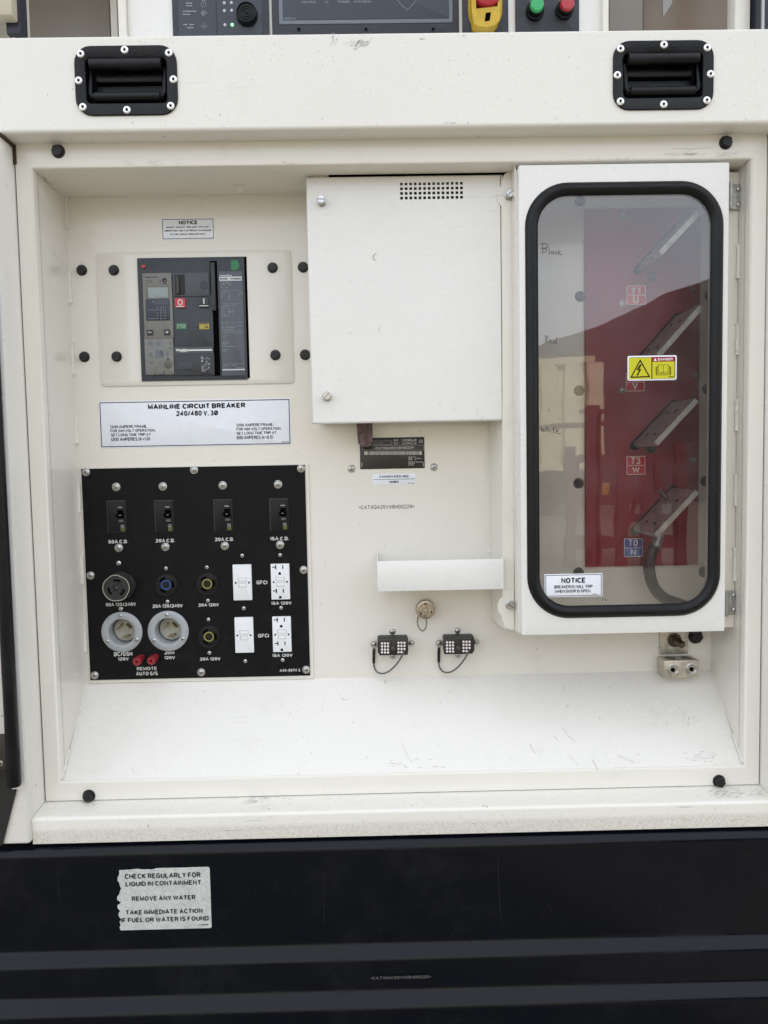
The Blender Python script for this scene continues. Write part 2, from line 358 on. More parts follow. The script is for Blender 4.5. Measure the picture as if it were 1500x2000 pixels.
ME_SCREW = screw(.0062, .0036); ME_SMALL = screw(.0034, .0022, False); ME_MID = screw(.0050, .0030)
b = MB(); b.lathe(0, 0, [(.0060, 0), (.0058, -.0012), (.0046, -.0020), (.0030, -.0021), (.0021, -.0015), (.0020, -.0004)], 20, cap=False); b.disc(0, 0, .0021, -.0006, 14, m=1)
ME_RIVET = proto(b, [RIVETM, VOID])
b = MB(); b.lathe(0, 0, [(.0085, 0), (.0085, -.0025), (.0078, -.003), (.0066, -.003), (.0066, -.013), (.0060, -.014)], 22); b.box(-.0062, .0062, -.0142, -.0136, -.0007, .0007, m=1)
ME_CAPT = proto(b, [ZINC, DARKST])

# ------------------------------------------------------------------ principal planes
YB, YF, YM, YD, YLID = .137, 0.0, -.041, -.008, .047
XL, XR, ZT, ZF = -.5511, .6357, .4914, -.5393
ZS = (at(167, 1335, YB)[1] + at(1387, 1308, YB)[1]) / 2
XO0, XO1, ZO0 = -.5776, .6615, -.573
GZ = -1.30

# ------------------------------------------------------------------ ground
def ground_mat():
    m = bpy.data.materials.new('yard_gravel'); m.use_nodes = True; n = m.node_tree.nodes; L = m.node_tree.links; p = n['Principled BSDF']
    g = n.new('ShaderNodeNewGeometry'); t = n.new('ShaderNodeTexNoise'); t.inputs['Scale'].default_value = 1.5; t.inputs['Detail'].default_value = 8; L.new(g.outputs['Position'], t.inputs['Vector'])
    r = n.new('ShaderNodeValToRGB'); r.color_ramp.elements[0].color = (.125, .110, .082, 1); r.color_ramp.elements[1].color = (.215, .188, .142, 1); L.new(t.outputs['Fac'], r.inputs[0]); L.new(r.outputs[0], p.inputs['Base Color']); p.inputs['Roughness'].default_value = .9
    return m
b = MB(); b.add([(-120, -120, GZ), (120, -120, GZ), (120, 120, GZ), (-120, 120, GZ)], [(0, 1, 2, 3)])
g_o = obj('ground', b, ground_mat()); g_o['kind'] = 'structure'

# ------------------------------------------------------------------ the enclosure
enc = thing('generator_enclosure', 'cream painted steel generator enclosure with a recessed power panel', 'generator', (0, .6, GZ))
# frame ring with rolled inner edge
topw = .075
def ring(o_in, y, full=False):
    if full: x0, x1, z0, z1 = XO0, XO1, ZO0, ZT + topw
    else: x0, x1, z0, z1 = XL - o_in, XR + o_in, ZF - o_in, ZT + o_in
    return [(x0, y, z0), (x1, y, z0), (x1, y, z1), (x0, y, z1)]
b = MB(); b.loops([ring(0, .02), ring(0, .0055), ring(.0005, .0030), ring(.0017, .0012), ring(.0035, .0003), ring(.006, 0), ring(0, 0, True), ring(0, .02, True)])
obj('frame', b, P_IN, enc, 60)
# back wall, with the cut-outs behind the breaker and the outlet panel
bk = quad(YB, (285, 520), (470, 518), (290, 725), (475, 724)); op = quad(YB, (185, 1170), (400, 1165), (190, 1300), (400, 1300))
b = MB(); b.sheet([XL, XR], [ZS, ZT], [bk, op], YB, YB + .003); obj('back_wall', b, P_IN, enc)
for x0, x1 in ((XL - .003, XL), (XR, XR + .003)):
    b = MB(); y0 = .0205
    v = [(x, y, z) for x in (x0, x1) for y, z in ((y0, ZT), (YB + .003, ZT), (YB + .003, ZS), (y0, ZF + (ZS - ZF) * y0 / YB))]
    b.add(v, [(0, 1, 2, 3), (7, 6, 5, 4), (0, 4, 5, 1), (1, 5, 6, 2), (2, 6, 7, 3), (3, 7, 4, 0)])
    # narrow strip that closes the wall forward to the rolled edge
    b.box(x0, x1, .0195, y0 + .0005, ZF, ZT); obj('side_wall', b, P_IN, enc)
sx0, sx1 = at(642, 340, .06)[0], at(1000, 340, .04)[0]; sy0 = .046
b = MB()   # slot added in the ceiling to darken the band above the cover box
for q in ((XL, sx0, .0195, YB), (sx1, XR, .0195, YB), (sx0, sx1, .0195, sy0), (sx0, sx1, YB - .006, YB)): b.box(*q, ZT, ZT + .003)
obj('ceiling_panel', b, P_IN, enc)
b = MB(); b.box(sx0 - .01, sx1 + .01, sy0 - .012, YB - .001, ZT + .010, ZT + .012); b.box(sx0 - .01, sx1 + .01, sy0 - .012, sy0 - .010, ZT + .0035, ZT + .010); obj('slot_shade_sheet', b, VOID, enc)  # black sheet stands in for the deep shade inside the slot
b = MB(); th = .003
b.add([(x, y, z) for x in (XL, XR) for y, z in ((.004, ZF + .0005), (YB, ZS), (YB, ZS - th), (.004, ZF - th))], [(0, 1, 2, 3), (7, 6, 5, 4), (0, 4, 5, 1), (1, 5, 6, 2), (2, 6, 7, 3), (3, 7, 4, 0)])
obj('sloped_floor', b, P_SLOPE, enc)
# weld beads
def weld(pts, r=.0036, n=12):
    P = [Vector(p) for p in pts]; path = []; rad = []
    for i in range(n + 1):
        t = i / n; q = P[0].lerp(P[-1], t); path.append(q + Vector((random.uniform(-1, 1), random.uniform(-1, 1), 0)) * r * .18); rad.append(r * (1.25 if i in (0, n) else .8 + .35 * random.random()))
    b = MB(); b.tube(path, rad, 8); obj('weld_bead', b, P_IN, enc, 80)
for a, c in ((384, 447), (530, 592), (670, 732), (810, 866), (948, 1000), (1085, 1140), (1217, 1272)):
    za, zc = at(140, a, YB)[1], at(150, c, YB)[1]
    weld([(XL + .001, YB - .001, za), (XL + .001, YB - .001, zc)])
for a, c in ((478, 544), (631, 694), (780, 841), (926, 986), (1069, 1134)):
    weld([(XR - .001, .0405, at(1447, a, .04)[1]), (XR - .001, .0405, at(1440, c, .04)[1])])
for x, s in ((XL + .001, 1), (XR - .001, -1)):
    for t0, t1 in ((.02, .30), (.68, .99)):
        p = lambda t: (x, YB * t, ZF + (ZS - ZF) * t + .001)
        weld([p(t0), p(t1)], .0022)
weld([(XL + .002, .03, ZT - .001), (XL + .002, .11, ZT - .001)], .002)
# header beam over the panel, lower edge rounded, cut for the two handles
bz0 = (at(0, 262, YM)[1] + at(1500, 240, YM)[1]) / 2; bz1 = (at(0, 71, YM)[1] + at(1500, 57, YM)[1]) / 2
HL = quad(YM, (144, 91), (346, 88), (150, 229), (348, 225)); HR = quad(YM, (1195, 84), (1391, 78), (1199, 217), (1394, 212))
HW, HH = (HL[1] - HL[0] + HR[1] - HR[0]) / 2, (HL[3] - HL[2] + HR[3] - HR[2]) / 2
hc = [((h[0] + h[1]) / 2, (h[2] + h[3]) / 2) for h in (HL, HR)]
holes = [(x - HW * .42, x + HW * .42, z - HH * .42, z + HH * .42) for x, z in hc]
b = MB(); r = .006
b.sheet([-.95, 1.0], [bz0 + r, bz1 - .003], holes, YM, YM + .0025)
prof = [(YM + r * (1 - math.cos(a)), bz0 + r * (1 - math.sin(a))) for a in [R_(k * 15) for k in range(7)]] + [(.02, bz0), (.02, bz0 + .003), (YM + r, bz0 + .003)]
b.loops([[(x, y, z) for y, z in prof] for x in (-.95, 1.0)], True, True)
prof = [(YM, bz1 - .003), (YM + .001, bz1 - .0008), (YM + .003, bz1), (.16, bz1), (.16, bz1 - .003), (YM + .003, bz1 - .003)]
b.loops([[(x, y, z) for y, z in prof] for x in (-.95, 1.0)], True, True)
obj('header_beam', b, P_BEAM, enc, 60)
# jambs left and right of the frame
for x0, x1 in ((XO0 - .062, XO0 - .0025), (XO1 + .0025, XO1 + .09)):
    b = MB(); b.box(x0, x1, -.062, .30, at(40, 1648, -.06)[1], bz0 - .001, .004); obj('jamb', b, P_BEAM, enc, 60)
for x0, x1 in ((XO0 - .003, XO0), (XO1, XO1 + .003)):
    b = MB(); b.box(x0, x1, .004, .0195, ZO0, bz0 + .01); obj('gap_strip', b, VOID, enc)
b = MB(); zt, zm = bz0 - .002, bz0 - .032
b.box(XO0 - .0028, XO0 + .0005, -.055, -.004, bz0 - .006, bz0 - .0008); b.box(XO0 - .0029, XO0 + .0025, -.0035, -.0005, zm, zt); obj('corner_gap', b, mat('rusty_gap', (.05, .032, .02), .8), enc)
# sill
sz1 = ZO0 - .0015; sz0 = (at(68, 1649, -.052)[1] + at(1480, 1614, -.052)[1]) / 2
P_SILL = paint('cream_enamel_sill', (.80, .775, .70), .27, .6, .35, dust_below=(sz0 + sz1) / 2 - .004, dust_w=.006, scratch=.6)
prof = [(.06, sz1), (0.0, sz1), (-.040, sz1 - .0035)] + [(-.046 + .006 * math.sin(a) * 0 - .006 * math.sin(a), sz1 - .0045 - .006 * (1 - math.cos(a))) for a in [R_(k * 18) for k in range(6)]] + [(-.052, sz0), (.06, sz0)]
b = MB(); b.loops([[(x, y, z) for y, z in prof] for x in (XO0 - .0018, XO1 + .0018)], True, True); obj('sill', b, P_SILL, enc, 40)
# frame bolts and wall bolts
for px, py in ((114, 296), (1417, 279), (174, 1554), (1404, 1525)): put('bolt', ME_BOLT, px, py, 0, enc, random.random() * 2, 1.12)
for px, py in ((160, 528), (165, 697), (592, 522), (596, 693), (1133, 393), (1133, 579), (1131, 763), (1130, 944), (1130, 1118), (1386, 578), (1381, 760), (1378, 940), (1374, 1117)):
    put('bolt', ME_BOLT, px, py, YB, enc, random.random() * 2, 1.0)
put('bolt', ME_BOLT, 1358, 1243, YB, enc, .4, 1.4)
b = MB(); c = Q(468, 354, .09); b.lathe(0, 0, [(.008, 0), (.008, -.003), (.0055, -.004), (.0055, -.009), (.004, -.01)], 6)
nut = MB(); nut.add([(v[0] + c.x, c.y + v[2], ZT + v[1]) for v in b.v], b.f); obj('ceiling_bolt', nut, P_IN, enc)
# stamped serial number in the wall
b = MB(); b.text('*CATXQ425VX8H00229*', 755, 990, YB - .0003, 8.5, 108, -.012, 1.05); obj('stamped_number', b, mat('stamped_grey', (.20, .19, .17), .6), enc)
# shell behind: sides, back and roof of the generator house
b = MB(); b.box(-1.0, 1.08, .46, 2.4, -1.0, 1.16, .01); obj('housing', b, P_BEAM, enc)
for x0, x1 in ((-1.0, -.97), (1.05, 1.08)):
    b = MB(); b.box(x0, x1, -.05, .455, -1.0, 1.16); obj('housing_side', b, P_BEAM, enc)
b = MB(); b.box(-.965, 1.045, -.05, .455, 1.10, 1.16); obj('housing_roof', b, P_BEAM, enc)

# ------------------------------------------------------------------ skid base
base = thing('skid_base', 'glossy black fuel tank base with two stepped ledges under the sill', 'base', (0, .5, GZ))
zz = lambda row, y: (at(0, row + 17, y)[1] + at(1500, row - 19, y)[1]) / 2
zb1 = zz(1637, -.050)
z1_ = zz(1846, -.0625); z2_ = zz(1938, -.084)
def step(ya, za, yb_, zb_, n=9):   # a pressed step: rolls out of one face and back into the next
    o_ = []
    for i in range(n + 1):
        u = i / n; o_.append((ya + (yb_ - ya) * (u * u * (3 - 2 * u)), za + (zb_ - za) * u))
    return o_
prof = [(.40, zb1), (-.046, zb1), (-.052, zb1 - .0012), (-.058, zb1 - .005), (-.0615, zb1 - .011), (-.0625, zb1 - .017)] + step(-.0625, z1_ + .007, -.0765, z1_ - .022, 14) + step(-.0830, z2_ + .008, -.0985, z2_ - .024, 14) + [(-.0995, -1.24), (.40, -1.24)]
b = MB(); b.loops([[(x, y, z) for y, z in prof] for x in (-.98, 1.06)], True, True); obj('tank_wall', b, BASEBLK, base, 62)
b = MB(); b.box(-.98, 1.06, -.02, 2.3, GZ, -1.245); obj('skid_rail', b, BASEBLK, base)
b = MB(); yy = -.0905
b.text('*CATXQ425VX8H00229*', 783, 1909, -.0835, 6.5, 126, -.012, 1.05); obj('stamped_number', b, mat('worn_stamp', (.13, .125, .12), .6), base)

# ------------------------------------------------------------------ grab handles in the beam
def handle(c, label):
    cx, cz = c; t = thing('recessed_handle', label, 'handle', (cx, YM, cz - HH / 2), 'recessed grab handles in the header beam')
    r = .026; ow, oh = HW * .795, HH * .645; ocz = cz - HH * .002
    A = lambda w_, h, rad, y, dz=0: [(x, y, z) for x, z in rr(cx, cz + dz, w_, h, rad, 6)]
    b = MB(); b.loops([A(HW, HH, r, YM), A(HW, HH, r, YM - .0022), A(HW - .002, HH - .002, r - .001, YM - .0032), A(ow + .006, oh + .006, .009, YM - .0032), A(ow, oh, .007, YM - .001), A(ow - .004, oh - .004, .006, YM + .030)], False, True)
    obj('tray', b, BLACKPL, t, 40)
    b = MB(); z1 = cz + oh / 2
    b.tube([(cx - ow * .44, YM - .0005, z1 - .009), (cx + ow * .44, YM - .0005, z1 - .009)], .0085, 14); obj('hinge_barrel', b, BLACKPL, t)
    b = MB(); b.box(cx - ow * .42, cx + ow * .42, YM + .012, YM + .029, cz + oh * .06, cz + oh * .26, .003); b.box(cx - ow * .42, cx + ow * .42, YM + .018, YM + .0295, cz - oh * .30, cz + oh * .02, .002); obj('ledge', b, BLACKPL, t)
    zg = cz - oh * .335; xa = ow * .455
    b = MB()
    half = [(xa, .010, z1 - .012), (xa, .005, cz), (xa, .003, zg + .006), (xa - .002, .003, zg + .002), (xa - .006, .003, zg)]
    b.tube([(cx - x, YM + y, z) for x, y, z in half] + [(cx + x, YM + y, z) for x, y, z in half[::-1]], .0032, 8)
    obj('bail', b, BLACKPL, t)
    b = MB(); b.tube([(cx - xa + .006, YM + .003, zg), (cx - xa + .007, YM + .003, zg), (cx + xa - .007, YM + .003, zg), (cx + xa - .006, YM + .003, zg)], [.006, .0075, .0075, .006], 14); obj('grip', b, RUBBER, t)
    for sx, sz in ((-.43, .38), (0, .43), (.43, .38), (-.46, 0), (.465, 0), (-.43, -.38), (0, -.43), (.43, -.38)):
        o = place('rivet', ME_RIVET, (cx + sx * HW, YM - .0032, cz + sz * HH), t)
    for k in (-.36, -.12, .1, .33): b = MB(); b.lathe(cx + k * HW, cz + HH * .41, [(.0026, YM - .003), (.0022, YM - .0038), (.001, YM - .0041)], 10); obj('moulded_stud', b, BLACKPL, t)
handle(hc[0], 'black recessed grab handle at the left end of the cream header beam')
handle(hc[1], 'black recessed grab handle in the header beam above the glass door')

# ------------------------------------------------------------------ labels
def label(name, text, yb, corners, r, borders, lines, cat='label', th=.0005, base_mat=None, extra=None):
    x0, x1, z0, z1 = quad(yb, *corners); cx, cz = (x0 + x1) / 2, (z0 + z1) / 2; w_, h = x1 - x0, z1 - z0
    t = thing(name, text, cat, (cx, yb, z0)); b = MB(); b.plate(cx, cz, w_, h, r, yb - th, yb, .0001); obj('sticker', b, base_mat or WHITEL, t)
    y = yb - th - .0003; b = MB()
    for ins, bw in borders:
        i0, i1 = ins, ins + bw
        b.loops([[(x, y, z) for x, z in rr(cx, cz, w_ - 2 * i0, h - 2 * i0, .0006, 2)], [(x, y, z) for x, z in rr(cx, cz, w_ - 2 * i1, h - 2 * i1, .0005, 2)]])
    for l in lines: b.text(l[0], l[1], l[2], y, l[3], l[4] if len(l) > 4 else None, l[5] if len(l) > 5 else .012)
    if extra: extra(b, y)
    obj('lettering', b, INK, t); return t
label('notice_label', 'small white NOTICE label above the mainline breaker', YB, ((314, 427), (418, 425), (317, 470), (420, 467)), .001, ((.0018, .0009),),
      [('NOTICE', 367, 434.5, 8.2, 35, .03), ('DO NOT  ADJUST  TRIP  UNIT  WITH  UNIT', 367, 443.5, 3.0, 82, .02), ('OPERATING, THIS  CAN  RESULT  IN  DAMAGE', 367, 450.2, 3.4, 89, .02), ('TO  THE  CIRCUIT  BREAKER  UNIT.', 367, 457.3, 3.0, 68, .02)],
      extra=lambda b, y: b.print_lines(408, 463.6, 416, 466, y, 1, .9, 1, seed=3))
label('mainline_label', 'wide white MAINLINE CIRCUIT BREAKER label under the breaker plate', YB, ((191, 783), (567, 778), (197, 875), (570, 870)), .0012, ((.0022, .0014),),
      [('MAINLINE CIRCUIT BREAKER', 384, 793, 11.4, 188, .045), ('240/480 V, 3Ø', 384.5, 807, 11.6, 82, .035),
       ('1200 AMPERE FRAME,', 251.5, 833, 6, 72, .0), ('FOR 240 VOLT OPERATION,', 259.5, 841, 6, 87, .0), ('SET LONG TIME TRIP AT', 255.5, 849, 6, 77, .0), ('1200 AMPERES (Ir=1.0)', 254.5, 857.5, 7, 76, .0),
       ('1200 AMPERE FRAME,', 498, 829.5, 6, 72, .0), ('FOR 480 VOLT OPERATION,', 505.5, 837.5, 6, 87, .0), ('SET LONG TIME TRIP AT', 501, 845.5, 6, 77, .0), ('600 AMPERES (Ir=0.5)', 498, 854, 7, 71, .0)],
      extra=lambda b, y: b.print_lines(551, 862, 564, 864.5, y, 1, 1.3, 1, seed=5))
label('compliance_label', 'small white label reading CANADA ICES-002 under the name plate', YB, ((727, 926), (811, 925), (728, 947), (812, 945)), .002, (),
      [('CANADA ICES-002', 769.5, 930.5, 5.2, 57, .03), ('NMB2', 769.5, 941, 5.2, 18, .03)],
      extra=lambda b, y: (b.rect(*at(770, 936, y), 80 * S(y), .8 * S(y), y), b.print_lines(797, 942, 809, 945, y, 1, 1.1, 1, seed=6)))
# weathered sticker on the base: torn left and top edge
def torn_label():
    y = -.0625; x0, x1, z0, z1 = quad(y, (228, 1697), (410, 1693), (232, 1817), (413, 1812)); rd = random.Random(4)
    t = thing('containment_label', 'weathered white CHECK REGULARLY sticker with a torn left edge on the black base', 'label', (x0, y, z0))
    pts = [(x1 - .002, z0), (x1, z0 + .002), (x1, z1 - .002), (x1 - .002, z1)]
    n = 26
    for i in range(1, n): 
        f = i / n; pts.append((x1 - (x1 - x0) * f, z1 - (rd.uniform(0, .0022) if f > .55 else rd.uniform(0, .0003))))
    pts.append((x0 + .004, z1 - .003))
    for i in range(1, 22):
        f = i / 22; pts.append((x0 + max(0, rd.gauss(.0018, .0022)) + .001 * math.sin(9 * f), z1 - (z1 - z0) * f))
    pts.append((x0 + .003, z0))
    m = mat('weathered_vinyl', (.56, .585, .55), .5, var=.05, vscale=90, dust=(.36, .37, .34), dscale=55, damt=.6)
    n_ = m.node_tree.nodes; L = m.node_tree.links; p = n_['Principled BSDF']; prev = p.inputs['Base Color'].links[0].from_socket
    g = n_.new('ShaderNodeNewGeometry'); v = n_.new('ShaderNodeTexVoronoi'); v.feature = 'DISTANCE_TO_EDGE'; v.inputs['Scale'].default_value = 75; L.new(g.outputs['Position'], v.inputs['Vector'])
    r = n_.new('ShaderNodeMapRange'); r.inputs[1].default_value = .0; r.inputs[2].default_value = .035; r.inputs[3].default_value = .55; r.inputs[4].default_value = 0; L.new(v.outputs['Distance'], r.inputs[0])
    x = n_.new('ShaderNodeMix'); x.data_type = 'RGBA'; L.new(r.outputs[0], x.inputs[0]); L.new(prev, x.inputs[6]); x.inputs[7].default_value = (.22, .24, .22, 1); L.new(x.outputs[2], p.inputs['Base Color'])
    b = MB(); b.poly(pts, y - .0005, y); obj('sticker', b, m, t)
    b = MB(); yt = y - .0008
    for s, px, py, h, w_ in (('CHECK REGULARLY FOR', 317.5, 1709.5, 11.5, 152), ('LIQUID IN CONTAINMENT', 318.5, 1725, 11.5, 151), ('REMOVE ANY WATER', 319.5, 1754, 11.5, 128), ('TAKE IMMEDIATE ACTION', 321, 1780.5, 11.5, 154), ('IF FUEL OR WATER IS FOUND', 322, 1795.5, 11.5, 177)):
        b.text(s, px, py, yt, h, w_, .034)
    b.text('LA 90088', 397, 1806, yt, 3, 21, .03); obj('lettering', b, mat('faded_ink', (.045, .05, .05), .5), t)
torn_label()

# ------------------------------------------------------------------ name plate
def name_plate():
    x0, x1, z0, z1 = quad(YB, (703, 856), (829, 853), (703, 917), (829, 914)); cx, cz = (x0 + x1) / 2, (z0 + z1) / 2
    t = thing('name_plate', 'black serial number plate with barcode between two screws', 'plate', (cx, YB, z0))
    b = MB(); b.plate(cx, cz, x1 - x0, z1 - z0, .0005, YB - .001, YB, .0002); obj('plate', b, mat('anodised_plate', (.030, .027, .022), .3, metal=.2), t)
    y = YB - .0013; o = lambda X, Y: (690 + X / 8.824, 820 + Y / 8.824); b = MB(); k = S(y)
    for s, X, Y, h, w_, bo in (('CAT', 735, 350, 40, 75, .05), ('CATERPILLAR', 965, 350, 45, 245, .05), ('CAT', 735, 406, 34, 75, 0), ('CATERPILLAR', 965, 405, 34, 245, 0), ('*CATXQ425VX8H00229*', 712, 483, 44, 690, .0)):
        b.text(s, *o(X, Y), y, h / 8.824, w_ / 8.824, bo)
    b.text('CB', *o(1165, 372), y, 30 / 8.824, 45 / 8.824, .04)
    def frame(X0, Y0, X1, Y1, lw=.35):
        P = [at(*o(X, Y), y) for X, Y in ((X0, Y0), (X1, Y0), (X1, Y1), (X0, Y1), (X0, Y0))]; b.ribbon(P, lw * k, y)
    frame(1137, 345, 1192, 398, .5); frame(340, 362, 660, 428); frame(160, 440, 1208, 520)
    rd = random.Random(2); X = 190
    while X < 1180:
        w_ = rd.choice((6, 10, 14)); w_ = 60 if X == 190 else (45 if X > 1135 else w_); w_ = min(w_, 1183 - X); c = at(*o(X + w_ / 2, 573), y); b.rect(c[0], c[1], w_ / 8.824 * k, 58 / 8.824 * k, y); X += w_ + (5 if w_ < 30 else 12) + rd.choice((0, 4))
    for Y0, Y1, n, sd_ in ((630, 700, 3, 1), (715, 790, 3, 2)): a_, c_ = o(950, Y0), o(1165, Y1); b.print_lines(*a_, *c_, y, n, 1.2, .9, seed=sd_)
    for X in (150, 1206):
        for Y in (745, 770, 795): c = at(*o(X, Y), y); b.rect(c[0], c[1], 1.2 * k, 2.2 * k, y)
    obj('lettering', b, mat('plate_print', (.50, .48, .42), .4), t)
    b = MB(); b.text('Q425', *o(432, 393), y, 38 / 8.824, 155 / 8.824, -.005); obj('stamped_number', b, mat('stamp_dim', (.16, .15, .12), .4), t)
    for px, py in ((686.5, 915.5), (847.5, 912.5)): put('screw', ME_SCREW, px, py, YB, t, random.random(), 1.0)
name_plate()

# ------------------------------------------------------------------ mainline breaker and its cover plate
def breaker():
    x0, x1, z0, z1 = quad(YB, (190, 493), (568, 489), (196, 754), (575, 750)); cx, cz = (x0 + x1) / 2, (z0 + z1) / 2
    hx0, hx1, hz0, hz1 = quad(YB, (271, 504.5), (482, 502.5), (278, 741.5), (489, 740))
    t = thing('breaker_cover_plate', 'cream cover plate with rounded corners held by black bolts round the breaker', 'cover plate', (cx, YB, z0))
    b = MB(); A = lambda X0, X1, Z0, Z1, r, y: [(x, y, z) for x, z in rr((X0 + X1) / 2, (Z0 + Z1) / 2, X1 - X0, Z1 - Z0, r, 5)]
    b.loops([A(x0, x1, z0, z1, .007, YB), A(x0, x1, z0, z1, .007, YB - .0022), A(x0 + .001, x1 - .001, z0 + .001, z1 - .001, .006, YB - .003), A(hx0, hx1, hz0, hz1, .001, YB - .003), A(hx0, hx1, hz0, hz1, .001, YB + .006)]); obj('plate', b, P_IN, t, 40)
    for px, py in ((222.5, 528), (532.5, 523), (228, 696.5), (538, 693.5)): put('bolt', ME_BOLT, px, py, YB - .003, t, random.random() * 2, .98)
    t = thing('circuit_breaker', 'dark slate mainline circuit breaker with red and black push buttons', 'circuit breaker', ((hx0 + hx1) / 2, YB, hz0))
    sl = mat('slate_plastic', (.030, .037, .047), .42, var=.06, vscale=80, bump=.1, bscale=700)
    sld = mat('dark_slate_plastic', (.024, .026, .031), .42); slm = mat('mid_slate_plastic', (.060, .068, .082), .4)
    gy = mat('warm_grey_plastic', (.19, .187, .168), .42, var=.04, vscale=90, bump=.1, bscale=600); gy2 = mat('clouded_cover', (.18, .18, .165), .28, var=.12, vscale=70)
    y0 = YB - .0015
    def o(X, Y): return 265 + X / 6.522, 495 + Y / 6.522
    def R(name, X, Y, w_, h, m, yf, yb=None, r=.0006, par=t, bev=.0004):
        b = MB(); c = at(*o(X, Y), yf); k = S(yf) / 6.522; b.plate(c[0], c[1], w_ * k, h * k, r, yf, yb if yb is not None else y0 + .002, bev); return obj(name, b, m, par)
    b = MB(); b.box(hx0 + .0002, hx1 - .0002, y0, YB + .05, hz0 + .0002, hz1 - .0002); obj('case', b, VOID, t)
    R('fascia', 725, 838, 1330, 1515, sl, YB - .006)
    yp = YB - .006
    tr = R('trip_unit', 283, 665, 362, 800, gy, yp - .004, yp)
    R('setting_cover', 300, 1300, 360, 475, gy2, yp - .003, yp, par=t)
    R('screen_bezel', 277, 493, 288, 170, mat('bezel_grey', (.15, .15, .135), .4), yp - .0045, yp - .003, par=tr)
    R('screen', 284, 500, 250, 132, mat('lcd', (.26, .32, .31), .15), yp - .005, yp - .004, par=tr)
    kp = R('status_panel', 281, 720, 298, 262, mat('navy_panel', (.022, .027, .048), .35), yp - .0046, yp - .003, par=tr)
    ky = R('key', 180, 1006, 74, 68, sld, yp - .006, yp - .003, par=tr); ky2 = R('key', 398, 1003, 74, 68, sld, yp - .006, yp - .003, par=tr)
    y = yp - .0050; b = MB(); k = S(y) / 6.522
    for X in (247, 302, 350, 398): c = at(*o(X, 625), y); b.rect(c[0], c[1], 3 * k, 60 * k, y)
    for X in (312, 358): c = at(*o(X + 2, 760), y); b.rect(c[0], c[1], 2.5 * k, 180 * k, y)
    for X in (275, 325, 377):
        for Y in (610, 640, 685, 720, 757, 793, 830): c = at(*o(X + (Y - 610) * .03, Y), y); b.rect(c[0], c[1], 11 * k, 9 * k, y)
    c = at(*o(210, 720), y); b.rect(c[0], c[1], 125 * k, 4 * k, y); c = at(*o(215, 832), y); b.rect(c[0], c[1], 110 * k, 5 * k, y); c = at(*o(218, 614), y); b.rect(c[0], c[1], 16 * k, 12 * k, y)
    obj('print', b, PRINTG, tr)
    b = MB(); y = yp - .0043; b.text('Micrologic 6.0 A', *o(202, 303), y, 18 / 6.522, 155 / 6.522, .03)
    for X, Y in ((137, 345), (137, 370), (192, 345), (196, 370), (312, 343), (312, 368)): c = at(*o(X, Y), y); b.rect(c[0], c[1], 14 * k, 9 * k, y)
    for X in (165, 225, 283): c = at(*o(X, 365), y); b.rect(c[0], c[1], 2.5 * k, 45 * k, y)
    c = at(*o(370, 385), y); b.rect(c[0], c[1], 60 * k, 7 * k, y); c = at(*o(367, 342), y); b.disc(c[0], c[1], 28 * k, y, 18)
    obj('lettering', b, INK, tr)
    b = MB(); c = at(*o(370, 345), y); b.disc(c[0], c[1] , 13 * k, y - .0003, 14); obj('test_port', b, gy, tr)
    y = yp - .0063; b = MB(); c = at(*o(180, 1005), y); b.rect(c[0], c[1], 44 * k, 9 * k, y)
    P = [at(*o(X, Y), y) for X, Y in ((378, 998), (398, 998), (398, 985), (420, 1003), (398, 1021), (398, 1008), (378, 1008))]; b.add([(p[0], y, p[1]) for p in P], [(0, 1, 5, 6), (2, 3, 4)]); obj('key_symbol', b, PRINTW, tr)
    # settings under the clouded cover
    y = yp - .0034; b = MB(); rd = random.Random(9)
    for X, Y, r in ((188, 1150, 34), (290, 1150, 34), (188, 1285, 38), (405, 1278, 34), (205, 1395, 28)):
        for a in range(0, 360, 45):
            c = at(*o(X + r * .8 * math.cos(R_(a)), Y + r * .8 * math.sin(R_(a))), y); b.rect(c[0], c[1], 8 * k, 7 * k, y)
        c = at(*o(X, Y), y); b.disc(c[0], c[1], r * .45 * k, y, 12)
    obj('dial', b, mat('dial_blue', (.10, .135, .18), .4), t)
    b = MB(); c = at(*o(300, 1280), y); b.rect(c[0], c[1], 98 * k, 98 * k, y)
    obj('dial_plate', b, mat('dial_grey', (.13, .15, .17), .4), t)
    b = MB(); y2 = y - .0003
    for i in range(5):
        for j in range(5):
            if (i + j) % 2: c = at(*o(315 + i * 9, 1250 + j * 12), y2); b.rect(c[0], c[1], 8 * k, 9 * k, y2)
    for X, Y, w_, h in ((435, 1150, 12, 12), (440, 1205, 40, 8), (185, 1068, 34, 14), (292, 1072, 34, 14), (395, 1066, 44, 8), (250, 1525, 8, 44), (360, 1522, 8, 44), (310, 1540, 40, 12), (412, 1345, 28, 16)): c = at(*o(X, Y), y2); b.rect(c[0], c[1], w_ * k, h * k, y2)
    obj('cover_mark', b, mat('mark_dark', (.05, .052, .055), .5), t)
    b = MB(); c = at(*o(413, 1413), y2); b.lathe(c[0], c[1], [(48 * k, y), (48 * k, y - .0008), (40 * k, y - .0012)], 20); obj('seal_boss', b, mat('brown_seal', (.11, .105, .085), .4), t)
    # mechanism front
    yq = yp - .003
    R('handle_cover', 705, 395, 450, 290, slm, yq, yp); R('mechanism_front', 730, 865, 500, 640, sl, yp - .0015, yp); R('lower_door', 748, 1410, 500, 280, sld, yp - .0025, yp)
    hs = R('handle_slot', 562, 398, 125, 250, mat('slot_dark', (.010, .011, .012), .6), yq - .0005, yp)
    R('charging_handle', 525, 398, 30, 240, sld, yq - .004, yq, par=hs); R('handle_grip', 540, 400, 10, 200, mat('grip_edge', (.10, .10, .085), .4), yq - .0045, yq - .003, par=hs)
